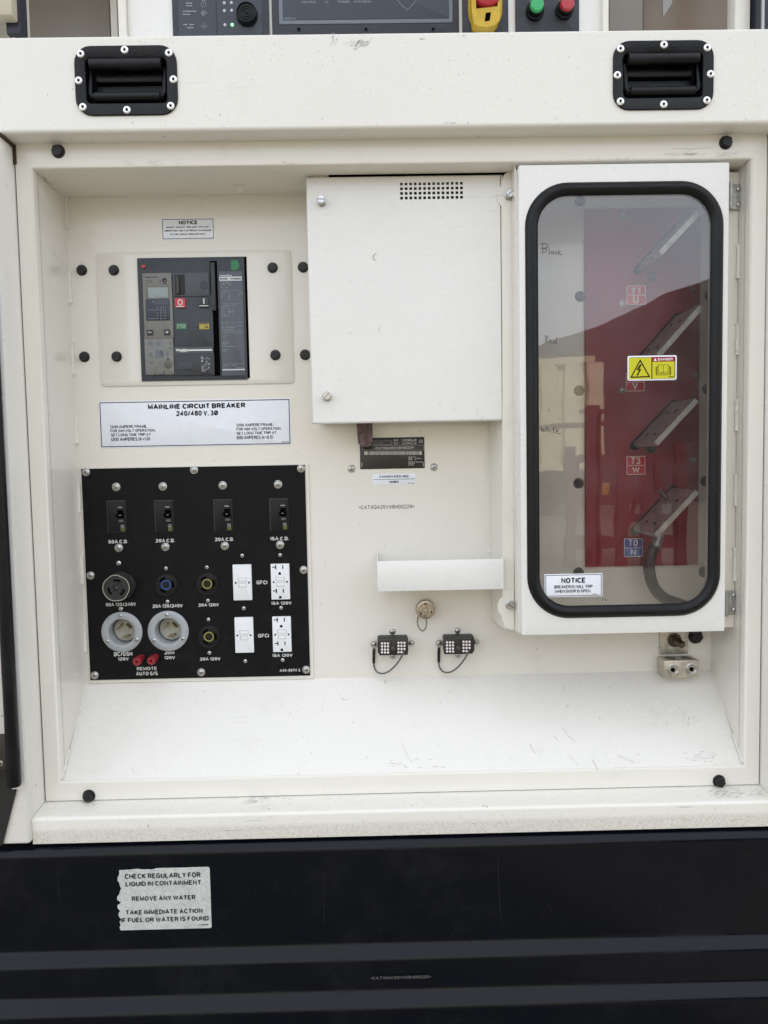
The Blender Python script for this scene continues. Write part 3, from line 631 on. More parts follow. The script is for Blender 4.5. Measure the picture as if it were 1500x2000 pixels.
    b = MB(); c = at(*o(868, 408), yq); b.lathe(c[0], c[1], [(52 * k, yq), (52 * k, yq - .0006), (47 * k, yq - .0006), (46 * k, yq - .0001)], 26); obj('lock_disc', b, sl, t)
    ym = yp - .0015
    pb = R('push_button', 565, 628, 130, 116, mat('off_red', (.55, .035, .035), .35), ym - .003, ym); pb2 = R('push_button', 868, 622, 122, 116, sld, ym - .003, ym)
    b = MB(); y = ym - .0034; c = at(*o(567, 622), y)
    b.loops([[(c[0] + r * .8 * math.cos(a), y, c[1] + r * math.sin(a)) for a in [i * math.pi / 10 for i in range(20)]] for r in (40 * k, 24 * k)]); c = at(*o(566, 676), y); b.rect(c[0], c[1], 104 * k, 12 * k, y); obj('symbol', b, PRINTW, pb)
    b = MB(); c = at(*o(868, 607), y); b.rect(c[0], c[1], 17 * k, 68 * k, y); b.rect(*at(*o(868, 668), y), 112 * k, 11 * k, y); obj('symbol', b, PRINTW, pb2)
    fl = R('status_flag', 582, 928, 124, 72, mat('flag_green', (.06, .24, .10), .4), ym - .001, ym); b = MB(); y = ym - .0014; b.rect(*at(*o(596, 918), y), 76 * k, 14 * k, y); b.rect(*at(*o(612, 942), y), 46 * k, 12 * k, y); b.rect(*at(*o(532, 925), y), 10 * k, 45 * k, y); obj('print', b, PRINTG, fl)
    fl = R('status_flag', 873, 926, 124, 76, mat('flag_yellow', (.42, .34, .07), .4), ym - .001, ym); b = MB(); b.text('OK', *o(903, 936), y, 22 / 6.522, 42 / 6.522, .0); b.rect(*at(*o(870, 897), y), 110 * k, 7 * k, y); obj('print', b, INK, fl)
    y = yp - .0031; b = MB(); b.text('Schneider', *o(590, 1228), yp - .0031, 30 / 6.522, 150 / 6.522, .05); b.rect(*at(*o(818, 1231), y), 306 * k, 17 * k, y); c = at(*o(610, 1252), y); b.rect(c[0], c[1], 100 * k, 6 * k, y); obj('lettering', b, mat('bright_print', (.80, .80, .78), .4), t)
    R('brand_strip', 740, 1235, 490, 85, slm, yp - .0028, yp)
    R('blank_cover', 640, 1432, 178, 106, sl, yp - .0032, yp - .002)
    b = MB(); y = yp - .0029; rd = random.Random(5)
    for X, Y, r in ((845, 1330, 17), (848, 1370, 15), (905, 1378, 10), (933, 1408, 13), (930, 1455, 12)): c = at(*o(X, Y), y); b.disc(c[0], c[1], r * k, y, 10)
    b.text('CE', *o(895, 1410), y, 26 / 6.522, 36 / 6.522, .02)
    b.print_lines(*o(868, 1318), *o(945, 1350), y, 2, 1.0, .9, seed=11); b.print_lines(*o(838, 1425), *o(900, 1510), y, 8, .9, .9, seed=12); b.print_lines(*o(895, 1470), *o(950, 1485), y, 1, 1, .9, seed=13); obj('approval_mark', b, PRINTG, t)
    # right hand strip
    R('lever_well', 1010, 830, 92, 1420, VOID, yp - .0004, yp); R('lever', 985, 420, 50, 590, sld, yp - .008, yp, .0008)
    rl = R('rating_label', 1229, 895, 292, 1290, mat('rating_slate', (.085, .098, .118), .38), yp - .0012, yp)
    y = yp - .0016; b = MB(); b.rect(*at(*o(1208, 322), y), 282 * k, 52 * k, y); b.rect(*at(*o(1249, 1480), y), 282 * k, 16 * k, y); b.text('PowerPact', *o(1148, 280), y, 24 / 6.522, 155 / 6.522, .04); obj('label_bar', b, mat('bar_print', (.58, .60, .62), .4), rl)
    b = MB(); y2 = y - .0003; b.print_lines(*o(1075, 305), *o(1345, 340), y2, 1, 2, .8, seed=20); obj('label_text', b, INK, rl)
    b = MB()
    for X0, Y0, X1, Y1, n, s_ in ((1075, 350, 1280, 415, 3, 21), (1078, 428, 1160, 445, 1, 22), (1080, 478, 1190, 515, 2, 23), (1085, 520, 1110, 590, 4, 24), (1180, 520, 1212, 590, 4, 25), (1300, 480, 1350, 535, 3, 26), (1085, 650, 1185, 690, 2, 27), (1225, 650, 1330, 668, 1, 28), (1090, 695, 1130, 770, 4, 29), (1172, 695, 1205, 770, 4, 30), (1230, 695, 1268, 770, 4, 31), (1090, 772, 1300, 808, 2, 32), (1090, 885, 1285, 900, 1, 33), (1320, 905, 1355, 918, 1, 34), (1092, 935, 1335, 1000, 3, 35), (1175, 1058, 1280, 1075, 1, 36), (1100, 1115, 1190, 1170, 3, 37), (1100, 1178, 1330, 1192, 1, 38), (1105, 1212, 1205, 1250, 2, 39), (1115, 1418, 1350, 1432, 1, 40), (1118, 1448, 1145, 1462, 1, 41), (1280, 1448, 1370, 1462, 1, 42)):
        b.print_lines(*o(X0, Y0), *o(X1, Y1), y, n, 1.1, .85, seed=s_)
    for Y in (468, 640, 878, 928, 1012, 1405): b.rect(*at(*o(1212 + (Y - 468) * .03, Y), y), 270 * k, 3.5 * k, y)
    P = [at(*o(X, Y), y) for X, Y in ((1136, 1032), (1160, 1055), (1136, 1078), (1112, 1055), (1136, 1032))]; b.ribbon(P, 4 * k, y); obj('label_text', b, mat('rating_print', (.26, .28, .31), .4), rl)
    b = MB(); pts = []
    for a in range(0, 360, 15):
        X = 1258 + 62 * math.cos(R_(a)); Y = 150 + 70 * math.sin(R_(a)); X = max(X, 1214); pts.append(at(*o(X, Y), yp - .0008))
    b.poly(pts, yp - .0008, yp - .0001); obj('inspection_dot', b, mat('dot_green', (.025, .20, .085), .45, var=.15, vscale=200), t)
    b = MB(); c = at(*o(102, 168), yp); b.lathe(c[0], c[1], [(24 * k, yp), (23 * k, yp - .002), (14 * k, yp - .003), (1 * k, yp - .0032)], 16); obj('reset_button', b, mat('reset_red', (.55, .07, .06), .35), t)
    b = MB(); b.text('Reset', *o(222, 168), yp - .0003, 20 / 6.522, 72 / 6.522, .0); obj('lettering', b, sld, t)
breaker()

# ------------------------------------------------------------------ outlet panel
def outlets():
    x0, x1, z0, z1 = quad(YB, (161, 914.5), (595, 909), (178, 1328), (607, 1317)); cx, cz = (x0 + x1) / 2, (z0 + z1) / 2
    t = thing('outlet_panel', 'black outlet panel with small breakers, sockets, white outlets and printed ratings', 'outlet panel', (cx, YB, z0))
    hol = []
    for px, py in ((238.7, 1234), (329, 1232)): c = at(px, py, YB - .005); hol.append((c[0] - .026, c[0] + .026, c[1] - .026, c[1] + .026))
    b = MB(); g = .0065; b.sheet([x0 - .001, x1 + g], [z0 - g, z1 + .002], hol, YB - .003, YB - .0002); obj('backing_plate', b, P_IN, t)
    yp = YB - .005; b = MB(); b.sheet([x0, x1], [z0, z1], hol, yp, YB - .0032); obj('face_plate', b, PANELBLK, t)
    k = S(yp)
    for px, py in ((168, 922), (379, 918), (588, 915), (177, 1124), (593, 1113), (185, 1319), (393, 1313), (598, 1308)): put('screw', ME_SCREW, px, py, yp, t, random.random() * 1.5, .98)
    for px, py in ((227, 951), (318, 950), (435, 948), (543, 946), (232, 1070), (323, 1068), (439, 1066), (547, 1064)): put('screw', ME_SCREW, px, py, yp, t, random.random() * 1.5, 1.02)
    for px, py, s in ((232, 1100, 1.35), (324, 1110, 1), (404, 1108, 1), (473, 1085, 1), (547, 1084, 1), (327, 1175, 1.05), (406, 1173, 1), (476, 1188, 1.05), (549, 1187, 1), (236, 1189, 1.2), (407, 1210, 1), (409, 1275, 1), (479, 1291, 1), (552, 1289, 1)): put('screw', ME_SMALL, px, py, yp, t, random.random() * 1.5, s)
    # branch breakers
    cbm = mat('breaker_black', (.0065, .0065, .007), .4, spec=.25, var=.1); cbl = mat('breaker_edge', (.035, .035, .035), .4, spec=.3); cbg = mat('breaker_window', (.085, .085, .085), .4); cby = mat('breaker_yellow', (.09, .088, .014), .45)
    for i, (px, py, amp) in enumerate(((228, 1009, '50'), (320.5, 1008, '20'), (436, 1006.5, '20'), (545, 1005, '15'))):
        c = at(px, py, yp); b = MB(); b.plate(c[0], c[1], 37 * k, 63 * k, .0008, yp - .0012, yp, .0003); br = obj('branch_breaker', b, cbl, t)
        b = MB(); b.plate(c[0] + .6 * k, c[1] - .4 * k, 34.5 * k, 60.5 * k, .0006, yp - .0020, yp - .001, .0003); obj('body', b, cbm, br)
        b = MB(); b.plate(c[0] + 8.7 * k, c[1] + 8 * k, 13 * k, 43 * k, .0004, yp - .0032, yp - .0018, .0003); obj('raised_rib', b, cbm, br)
        b = MB(); b.plate(c[0] + 8 * k, c[1] + 3 * k, 14 * k, 6 * k, .0006, yp - .0095, yp - .003, .0006); b.box(c[0] + 3 * k, c[0] + 14 * k, yp - .0045, yp - .0030, c[1] - 3 * k, c[1] + 13 * k); obj('toggle', b, VOID, br)
        b = MB(); b.plate(c[0] + 9 * k, c[1] - 8.5 * k, 9 * k, 5 * k, .0004, yp - .0034, yp - .003, .0001); obj('indicator', b, cbg, br)
        b = MB(); b.plate(c[0] + 11.5 * k, c[1] - 25 * k, 8 * k, 8.5 * k, .0002, yp - .0024, yp - .0019, .0001); obj('mark', b, cby, br)
        b = MB(); y = yp - .0035; b.rect(c[0] + 8 * k, c[1] + 18 * k, 8.5 * k, 2.0 * k, y); b.rect(c[0] + 11 * k, c[1] - 17 * k, 7 * k, 1.3 * k, yp - .0024); b.rect(c[0] + 11 * k, c[1] - 20 * k, 7 * k, 1.3 * k, yp - .0024)
        b.text(amp, px + 6.5, py - 2.5, yp - .0098, 1.8, 4.5, .0); obj('print', b, PRINTG, br)
    # lettering
    y = yp - .0003; b = MB()
    for s, px, py, h, w_ in (('50A C.B.', 231, 1057.5, 7.2, 38.5), ('20A C.B.', 322.5, 1055.5, 7.2, 38.5), ('20A C.B.', 438, 1053, 7.2, 38.5), ('15A C.B.', 546, 1051.5, 7.2, 37),
                             ('50A 139/240V', 236, 1180.5, 8, 59), ('20A 139/240V', 327, 1183.5, 8, 60), ('20A 120V', 407, 1181.5, 7.2, 41), ('15A 120V', 549.5, 1178, 7.2, 40), ('GFCI', 511.5, 1137.5, 7.2, 21.5), ('GFCI', 514.5, 1241.5, 7.2, 21.5),
                             ('BC/GSH', 240.5, 1277.3, 7.8, 36), ('120V', 241, 1287, 7.2, 21), ('JWH', 330.5, 1275.3, 7.2, 20), ('120V', 331.5, 1284.5, 7.2, 21), ('20A 120V', 410, 1287, 7.2, 41), ('15A 120V', 551.5, 1280, 7.2, 40), ('REMOTE', 286.5, 1305.5, 7.2, 39), ('AUTO S/S', 287, 1315, 7.8, 43), ('449-9974 3', 566, 1309, 6, 41)):
        b.text(s, px, py, y, h, w_, .03)
    obj('lettering', b, mat('panel_print', (.60, .60, .585), .5), t)
    # flush twist sockets
    fk = mat('socket_black', (.008, .008, .0085), .42, spec=.25); fk2 = mat('socket_core', (.014, .013, .012), .5, spec=.25)
    def flush(px, py, ringcol):
        c = at(px, py, yp); b = MB(); b.lathe(c[0], c[1], [(22 * k, yp), (22 * k, yp - .0012), (21 * k, yp - .0018), (20 * k, yp - .0012), (18.5 * k, yp - .0012), (17.5 * k, yp - .0016), (12 * k, yp - .0016)], 36); s = obj('twist_socket', b, fk, t)
        b = MB(); b.disc(c[0], c[1], 12.5 * k, yp - .0019, 28); obj('core', b, fk2, s)
        b = MB()
        for a0, a1 in ((95, 150), (-25, 30), (215, 265)):
            P = [(c[0] + rr_ * k * math.cos(R_(a)), c[1] + rr_ * k * math.sin(R_(a))) for rr_ in (15.5, 11.0) for a in ([a0 + (a1 - a0) * i / 6 for i in range(7)] if rr_ > 12 else [a1 - (a1 - a0) * i / 6 for i in range(7)])]
            b.poly(P, yp - .0023, yp - .0018)
        obj('contact_slot', b, VOID, s)
        b = MB(); b.lathe(c[0], c[1], [(9.8 * k, yp - .0018), (9.8 * k, yp - .0032), (7.6 * k, yp - .0032), (7.6 * k, yp - .002)], 28, cap=False); obj('colour_ring', b, ringcol, s)
    ye = mat('ring_yellow', (.27, .26, .06), .45); bl = mat('ring_blue', (.016, .085, .28), .4)
    flush(325, 1142, bl); flush(405, 1140, ye); flush(408.5, 1243, ye)
    # 50 A locking connector standing proud
    c = at(237.5, 1143.5, yp); yf = yp - .031; s = None
    def scal(r, y): 
        return [(c[0] + (r - .0011 * (math.exp(-((a - 62) / 16) ** 2) + math.exp(-((a - 128) / 14) ** 2) + math.exp(-((a - 330) / 12) ** 2) + math.exp(-((a - 275) / 14) ** 2))) * math.cos(R_(a)), y, c[1] + (r - .0011 * (math.exp(-((a - 62) / 16) ** 2) + math.exp(-((a - 128) / 14) ** 2) + math.exp(-((a - 330) / 12) ** 2) + math.exp(-((a - 275) / 14) ** 2))) * math.sin(R_(a))) for a in range(0, 360, 6)]
    b = MB(); r0 = 26.5 * k; b.loops([scal(r0 + .0010, yp), scal(r0 + .0010, yp - .006), scal(r0, yp - .007), scal(r0 - .0004, yf)])
    lk = obj('locking_connector', b, mat('smoked_sleeve', (.06, .058, .053), .3, metal=.4, var=.2, vscale=120), t, 50)
    b = MB(); b.loops([scal(r0 - .0004, yf), scal(r0 - .0006, yf - .0006), scal(r0 - .0016, yf - .0006), scal(r0 - .0018, yf + .003)]); obj('rim', b, mat('rim_steel', (.60, .60, .57), .3, metal=.8), lk, 60)
    b = MB(); b.loops([scal(r0 - .0018, yf + .002)], False, True); b.lathe(c[0], c[1], [(12 * k, yf + .002), (11 * k, yf - .001), (8.5 * k, yf - .001), (8 * k, yf + .001), (5.5 * k, yf + .001), (4 * k, yf - .001), (1 * k, yf - .003)], 24); obj('insert', b, mat('insert_dark', (.026, .026, .028), .3), lk)
    b = MB()
    for a0, a1 in ((55, 110), (175, 230), (298, 350)):
        P = [(c[0] + q * k * math.cos(R_(a)), c[1] + q * k * math.sin(R_(a))) for q, As in ((17, [a0 + (a1 - a0) * i / 6 for i in range(7)]), (13.5, [a1 - (a1 - a0) * i / 6 for i in range(7)])) for a in As]; b.poly(P, yf + .0012, yf + .0018)
    obj('contact_slot', b, VOID, lk)
    # flanged inlets
    brass = mat('dull_brass', (.28, .24, .13), .4, metal=.7)
    for px, py in ((238.7, 1234), (329, 1232)):
        c = at(px, py, yp); b = MB(); q = k
        b.lathe(c[0], c[1], [(40 * q, yp), (40 * q, yp - .0025), (38.8 * q, yp - .0036), (28 * q, yp - .0040), (26.2 * q, yp - .0032), (25.6 * q, yp), (25 * q, yp + .030)], 44, cap=False); fi = obj('flanged_inlet', b, GREYP, t, 45)
        b = MB(); b.lathe(c[0], c[1], [(25.2 * q, yp + .030), (24 * q, yp + .028), (23.5 * q, yp + .022), (22 * q, yp + .021), (.5 * q, yp + .021)], 32, cap=False); obj('insert', b, mat('ivory_insert', (.47, .46, .40), .4), fi)
        for a in (92, 212, 332): 
            o = place('screw', ME_SMALL, (c[0] + 33 * q * math.cos(R_(a)), yp - .0038, c[1] + 33 * q * math.sin(R_(a))), fi); o.scale = (1.1,) * 3
        b = MB()
        for a, L_ in ((140, 7), (45, 6), (-75, 7)):
            bx_, bz_ = c[0] + 12 * q * math.cos(R_(a)), c[1] + 12 * q * math.sin(R_(a)); tx, tz = -math.sin(R_(a)), math.cos(R_(a)); nx, nz = math.cos(R_(a)), math.sin(R_(a))
            P = [(bx_ + tx * L_ * q * s1 + nx * 1.1 * q * s2, bz_ + tz * L_ * q * s1 + nz * 1.1 * q * s2) for s1, s2 in ((-1, -1), (1, -1), (1, 1), (-1, 1))]; b.poly(P, yp + .006, yp + .0212)
        obj('blade', b, brass, fi)
    # white outlets
    for px, py, kind in ((474, 1137, 0), (477.5, 1239.5, 0), (548, 1135.5, 1), (551, 1238, 1)):
        c = at(px, py, yp); b = MB(); b.plate(c[0], c[1], 36.5 * k, 70.5 * k, .0012, yp - .004, yp, .0006); du = obj('duplex_outlet' if kind else 'test_outlet', b, WHITEP, t)
        yo = yp - .004
        for dz, w_ in ((5.2, 16.5), (-5.6, 14)):
            b = MB(); b.plate(c[0], c[1] + dz * k, (w_ + 1) * k, 8 * k, .0005, yo - .0002, yo + .001, .0001); obj('button_gap', b, mat('gap_grey', (.36, .38, .39), .5), du)
            b = MB(); b.plate(c[0] + .2 * k, c[1] + (dz - .2) * k, (w_ - .6) * k, 6.6 * k, .0005, yo - .001, yo, .0003); obj('test_button', b, WHITEP, du)
        b = MB(); y = yo - .0002
        for dx in (-13, 13): b.disc(c[0] + dx * k, c[1] - .5 * k, 1.9 * k, y, 14)
        if kind:
            for dz in (29, -18):
                for dx, dz2, w_, h in ((-8.2, 0, 2.1, 8.6), (-12, 0, 6, 1.8), (5.6, 0, 2.0, 7.4)): b.rect(c[0] + dx * k, c[1] + (dz + dz2) * k, w_ * k, h * k, y)
                P = [(c[0] - .8 * k + 2.6 * k * math.cos(R_(a)), c[1] + (dz - 13 + 0) * k + 3.0 * k * math.sin(R_(a))) for a in range(0, 181, 20)] + [(c[0] - 3.4 * k, c[1] + (dz - 15.2) * k), (c[0] + 1.8 * k, c[1] + (dz - 15.2) * k)]
                b.add([(p[0], y, p[1]) for p in P], [tuple(range(len(P)))])
        obj('slot', b, VOID, du)
    # red remote-start binding posts
    red = mat('red_terminal', (.27, .018, .028), .35, var=.2, vscale=300)
    for px, py in ((277, 1284), (304.5, 1282.5)):
        c = at(px, py, yp); b = MB(); ax = (-.0, .0); n = 24
        LL = []
        for r, yy in ((6.3, 0), (6.3, -.010), (7.6, -.012), (8.2, -.016), (7.6, -.022), (8.4, -.030), (7.0, -.0325), (2.2, -.0325), (2.0, -.029)):
            LL.append([(c[0] + r * k * (1 + (.05 if i % 2 else -.05) * (r > 7)) * math.cos(2 * math.pi * i / n), yp + yy, c[1] + r * k * (1 + (.05 if i % 2 else -.05) * (r > 7)) * math.sin(2 * math.pi * i / n)) for i in range(n)])
        b.loops(LL, False, False); bp = obj('binding_post', b, red, t, 25); b = MB(); b.disc(c[0], c[1], 2.4 * k, yp - .0295, 12); obj('post_hole', b, VOID, bp)
outlets()

# ------------------------------------------------------------------ cover box with vent grid
def cover_box():
    x0, x1, z0, z1 = quad(YLID, (596, 347), (980, 339), (610, 827), (979, 822)); cx, cz = (x0 + x1) / 2, (z0 + z1) / 2
    t = thing('cover_box', 'white steel cover box with a square vent grid beside the glass door', 'cover box', (cx, YB, z0))
    vx0, vx1, vz0, vz1 = quad(YLID, (781.5, 357.5), (904, 354.5), (781.5, 390.5), (904, 387)); nx, nz = 14, 4
    pw, ph_ = (vx1 - vx0) / (nx - .40), (vz1 - vz0) / (nz - .40); holes = [(vx0 + i * pw, vx0 + i * pw + pw * .60, vz0 + j * ph_, vz0 + j * ph_ + ph_ * .60) for i in range(nx) for j in range(nz)]
    e = .003; b = MB(); b.sheet([x0 + e, x1 - .001], [z0 + e, z1 - e], holes, YLID, YLID + .0016)
    A = lambda d, y: [(x0 + d, y, z0 + d), (x1 - min(d, .001), y, z0 + d), (x1 - min(d, .001), y, z1 - d), (x0 + d, y, z1 - d)]
    b.loops([A(e, YLID), A(e * .4, YLID + .0006), A(0, YLID + .0026), A(0, YLID + .014)])
    obj('lid', b, P_LID, t, 50)
    i = .012; b = MB()
    b.box(x0 + i, x0 + i + .002, YLID + .0145, YB - .0005, z0 + .004, z1 - .006); b.box(x0 + i + .002, x1, YLID + .0145, YB - .0005, z0 + .004, z0 + .006)
    b.box(x0 + i + .002, x1, YLID + .0145, YB - .0005, z1 - .010, z1 - .008); obj('body', b, P_IN, t)
    b = MB(); b.box(x0 + .015, x1 - .002, YB - .002, YB - .001, z0 + .007, z1 - .011); obj('back_liner', b, VOID, t)
    b = MB(); c = at(626, 340, .06); b.box(c[0] - .014, c[0] + .014, YLID + .006, YLID + .03, z1 - .004, z1 + .010, .001); obj('hanger_tab', b, P_IN, t)
    for px, py, r in ((628, 394, .05), (639, 774, -.75)): put('captive_screw', ME_CAPT, px, py, YLID, t, r, 1.0)
    # scuffs rubbed into the lid
    b = MB(); k = S(YLID); y = YLID - .0003
    def stroke(pts, w_): b.ribbon([at(px, py, y) for px, py in pts], w_ * k, y)
    stroke([(735, 495), (730, 498), (728.5, 502), (730, 506), (734, 509)], 1.6); stroke([(741, 637), (741.5, 642), (740, 646), (738, 642)], .6); stroke([(683, 648), (684, 653), (685, 649)], .5)
    stroke([(860, 786), (858, 790)], .9); stroke([(888, 795), (889, 803)], .5); stroke([(932, 797), (933, 811)], .5); stroke([(942, 813), (945, 816)], .9)
    obj('scuff', b, mat('scuff_grey', (.40, .39, .36), .5), t)
cover_box()
tab = tag(obj('foam_strip', (lambda b: (b.poly([at(*p, .112) for p in ((696.5, 826), (727.5, 826), (728, 862), (724, 870), (716, 873.5), (706, 872), (699.5, 866))], .108, .118), b)[1])(MB()), mat('brown_foam', (.135, .092, .084), .85, var=.35, vscale=120, bump=1.0, bscale=350, dust=(.20, .16, .15), dscale=60, damt=.5)), 'brown crusty foam strip hanging under the cover box over the name plate', 'foam strip')

# ------------------------------------------------------------------ glazed terminal cabinet
def cabinet():
    t = thing('terminal_cabinet', 'white steel cabinet with a black gasketed window door', 'cabinet', (.41, .04, at(1200, 1238, YD)[1]))
    yfl = .0445
    P = [(1004, 336), (990, 337), (984.5, 341), (981.5, 349), (981.5, 361), (977, 365), (971.5, 374), (970, 384), (973, 396), (979.5, 402.5), (981, 412), (981.5, 1165), (975, 1171), (972, 1181), (972.5, 1192), (979, 1202), (981.5, 1212), (986, 1223), (994, 1229), (1004, 1230)]
    b = MB(); b.poly([at(*p, yfl) for p in P], yfl, yfl + .0018)
    fo = obj('flange', b, P_IN, t)
    xfl = at(981.5, 800, yfl)[0]; xs = at(957, 1000, YB)[0]; ztop = ZT - .004; zbot = at(970, 1229, .046)[1]
    b = MB(); xa = xfl + .001; b.add([(x + dx, y, z) for z in (zbot, ztop) for dx in (0, .0025) for x, y in ((xa, yfl + .002), (xs, YB - .0005))], [(0, 1, 3, 2), (4, 6, 7, 5), (0, 4, 5, 1), (2, 3, 7, 6), (0, 2, 6, 4), (1, 5, 7, 3)]); obj('cabinet_side', b, P_IN, t)
    x0, x1, z0, z1 = quad(YD, (1013.5, 321), (1425, 318), (1018.5, 1239), (1415.5, 1235)); cx, cz = (x0 + x1) / 2, (z0 + z1) / 2; W, H = x1 - x0, z1 - z0
    g0 = quad(YD - .004, (1028, 353), (1413, 352), (1028, 1208), (1412, 1205)); gx, gz = (g0[0] + g0[1]) / 2, (g0[2] + g0[3]) / 2; GW, GH = g0[1] - g0[0], g0[3] - g0[2]
    k = S(YD - .004); gw = 25.5 * k; ro = 84 * k
    # box behind the flange joins door to cabinet
    b = MB(); xj = at(1004, 800, yfl)[0]
    b.box(xj - .0015, xj + .001, .016, yfl - .0005, at(1004, 1230, yfl)[1], at(1004, 336, yfl)[1]); obj('rebate', b, P_IN, t)
    strip_x0 = x1 - .012; b = MB(); b.box(strip_x0, XR - .0005, .0425, .045, at(1430, 1225, .0425)[1], ZT - .006, .0004); obj('hinge_strip', b, P_IN, t)
    n = 12
    A = lambda w_, h, r, y, c=None: [(x, y, z) for x, z in rr(*(c or (cx, cz)), w_, h, r, n)]
    b = MB(); ow, oh, orr = GW - gw * .9, GH - gw * .9, ro - gw * .45
    b.loops([A(W - .004, H - .004, .002, .034), A(W, H, .003, .033), A(W, H, .003, YD + .0016), A(W - .0008, H - .0008, .003, YD + .0004), A(W - .003, H - .003, .003, YD), A(ow, oh, orr, YD, (gx, gz)), A(ow, oh, orr, YD + .004, (gx, gz))])
    door = obj('door', b, P_LID, t, 40)
    b = MB(); LL = []
    for i in range(13):
        a = i / 12; d = a * gw; LL.append(A(GW - 2 * d, GH - 2 * d, ro - d, YD + .0005 - .0085 * math.sin(math.pi * a) ** .7, (gx, gz)))
    b.loops(LL); obj('gasket', b, RUBBER, door, 60)
    pane = MB(); pane.loops([A(ow + .003, oh + .003, orr, YD + .0008, (gx, gz)), A(ow + .003, oh + .003, orr, YD + .0038, (gx, gz))], True, True)
    gm = bpy.data.materials.new('clear_polycarbonate'); gm.use_nodes = True; nn = gm.node_tree.nodes; L = gm.node_tree.links; nn.clear()
    o_ = nn.new('ShaderNodeOutputMaterial'); tr = nn.new('ShaderNodeBsdfTransparent'); tr.inputs[0].default_value = (.985, .983, .978, 1); gl = nn.new('ShaderNodeBsdfGlossy'); gl.inputs['Roughness'].default_value = .015
    fr = nn.new('ShaderNodeFresnel'); fr.inputs['IOR'].default_value = 1.70; mx = nn.new('ShaderNodeMixShader'); L.new(fr.outputs[0], mx.inputs[0]); L.new(tr.outputs[0], mx.inputs[1]); L.new(gl.outputs[0], mx.inputs[2])
    df = nn.new('ShaderNodeBsdfDiffuse'); df.inputs[0].default_value = (.6, .6, .58, 1); ns = nn.new('ShaderNodeTexNoise'); ns.inputs['Scale'].default_value = 14; ns.inputs['Detail'].default_value = 7; ns.inputs['Roughness'].default_value = .65; gg = nn.new('ShaderNodeNewGeometry'); L.new(gg.outputs['Position'], ns.inputs['Vector'])
    mr = nn.new('ShaderNodeMapRange'); mr.inputs[1].default_value = .4; mr.inputs[2].default_value = .8; mr.inputs[3].default_value = .006; mr.inputs[4].default_value = .040; L.new(ns.outputs[0], mr.inputs[0]); m2 = nn.new('ShaderNodeMixShader'); L.new(mr.outputs[0], m2.inputs[0]); L.new(mx.outputs[0], m2.inputs[1]); L.new(df.outputs[0], m2.inputs[2])
    bp = nn.new('ShaderNodeBump'); bp.inputs['Strength'].default_value = .03; bp.inputs['Distance'].default_value = .01; nb = nn.new('ShaderNodeTexNoise'); nb.inputs['Scale'].default_value = 6; L.new(gg.outputs['Position'], nb.inputs['Vector']); L.new(nb.outputs[0], bp.inputs['Height']); L.new(bp.outputs[0], gl.inputs['Normal'])
    L.new(m2.outputs[0], o_.inputs[0]); obj('window_pane', pane, gm, door)
    # pencilled words on the pane
    yk = YD + .0004; kk = S(yk); b = MB()
    def o(X, Y): return 1040 + X / 4.878, 460 + Y / 4.878
    def st(*pts): b.ribbon([at(*o(*p), yk) for p in pts], 1.15 * kk, yk)
    st((72, 84), (95, 76), (130, 78), (148, 92), (140, 112), (108, 122), (132, 128), (138, 142), (120, 160), (92, 166)); st((95, 82), (100, 125), (96, 165)); st((80, 120), (130, 122))
    st((158, 110), (160, 180)); st((196, 152), (182, 150), (176, 162), (184, 174), (198, 164), (197, 152), (200, 172), (206, 176)); st((232, 152), (220, 154), (214, 166), (222, 174), (236, 170)); st((246, 138), (248, 178)); st((266, 148), (250, 164), (268, 180), (282, 182))
    st((118, 958), (130, 955), (145, 962), (146, 978), (126, 990), (152, 1022)); st((128, 960), (126, 1026)); st((160, 1006), (178, 1002), (176, 992), (164, 996), (162, 1014), (174, 1026), (188, 1020)); st((222, 1006), (206, 1006), (198, 1018), (206, 1030), (222, 1020), (234, 968)); st((222, 1018), (226, 1030), (236, 1028))
    st((82, 1820), (84, 1850), (92, 1868), (104, 1846), (110, 1866), (124, 1860), (130, 1826)); st((146, 1822), (142, 1870)); st((142, 1858), (156, 1848), (164, 1872)); st((176, 1852), (178, 1876)); st((198, 1828), (200, 1874), (208, 1878)); st((188, 1850), (214, 1850)); st((222, 1866), (246, 1864), (246, 1854), (230, 1852), (226, 1874), (240, 1888), (268, 1888))
    st((158, 1650), (152, 1682)); st((1180 - 1040 + 560, 3480), (700, 3490)) if False else None
    for p in (((1177, 1168), (1179, 1171), (1176, 1173)), ((1181, 1170), (1184, 1173)), ((1183, 1174), (1186, 1171))): b.ribbon([at(*q, yk) for q in p], .9 * kk, yk)
    obj('handwriting', b, mat('pencil_grey', (.07, .075, .08), .6), door)
    # hinges and captive screws
    for py in (385, 1177):
        c = at(1436 if py < 800 else 1427, py, .040); hb = MB(); hb.plate(c[0], c[1], .026, .043, .004, .038, .0425, .0006); h = obj('hinge', hb, mat('hinge_steel', (.42, .42, .40), .42, metal=.8, var=.15, vscale=150), t)
        hb = MB(); hb.tube([(c[0] - .0125, .030, c[1] - .022), (c[0] - .0125, .030, c[1] + .022)], .004, 10); obj('knuckle', hb, MATS['hinge_steel'], h)
        for dz in (-.013, .013): o_s = place('screw', ME_SMALL, (c[0] + .005, .038, c[1] + dz), h); o_s.scale = (1.15,) * 3
    for px, py, r in ((994, 382, -.7), (996, 1181, .5)): put('captive_screw', ME_CAPT, px, py, yfl, t, r, .95)
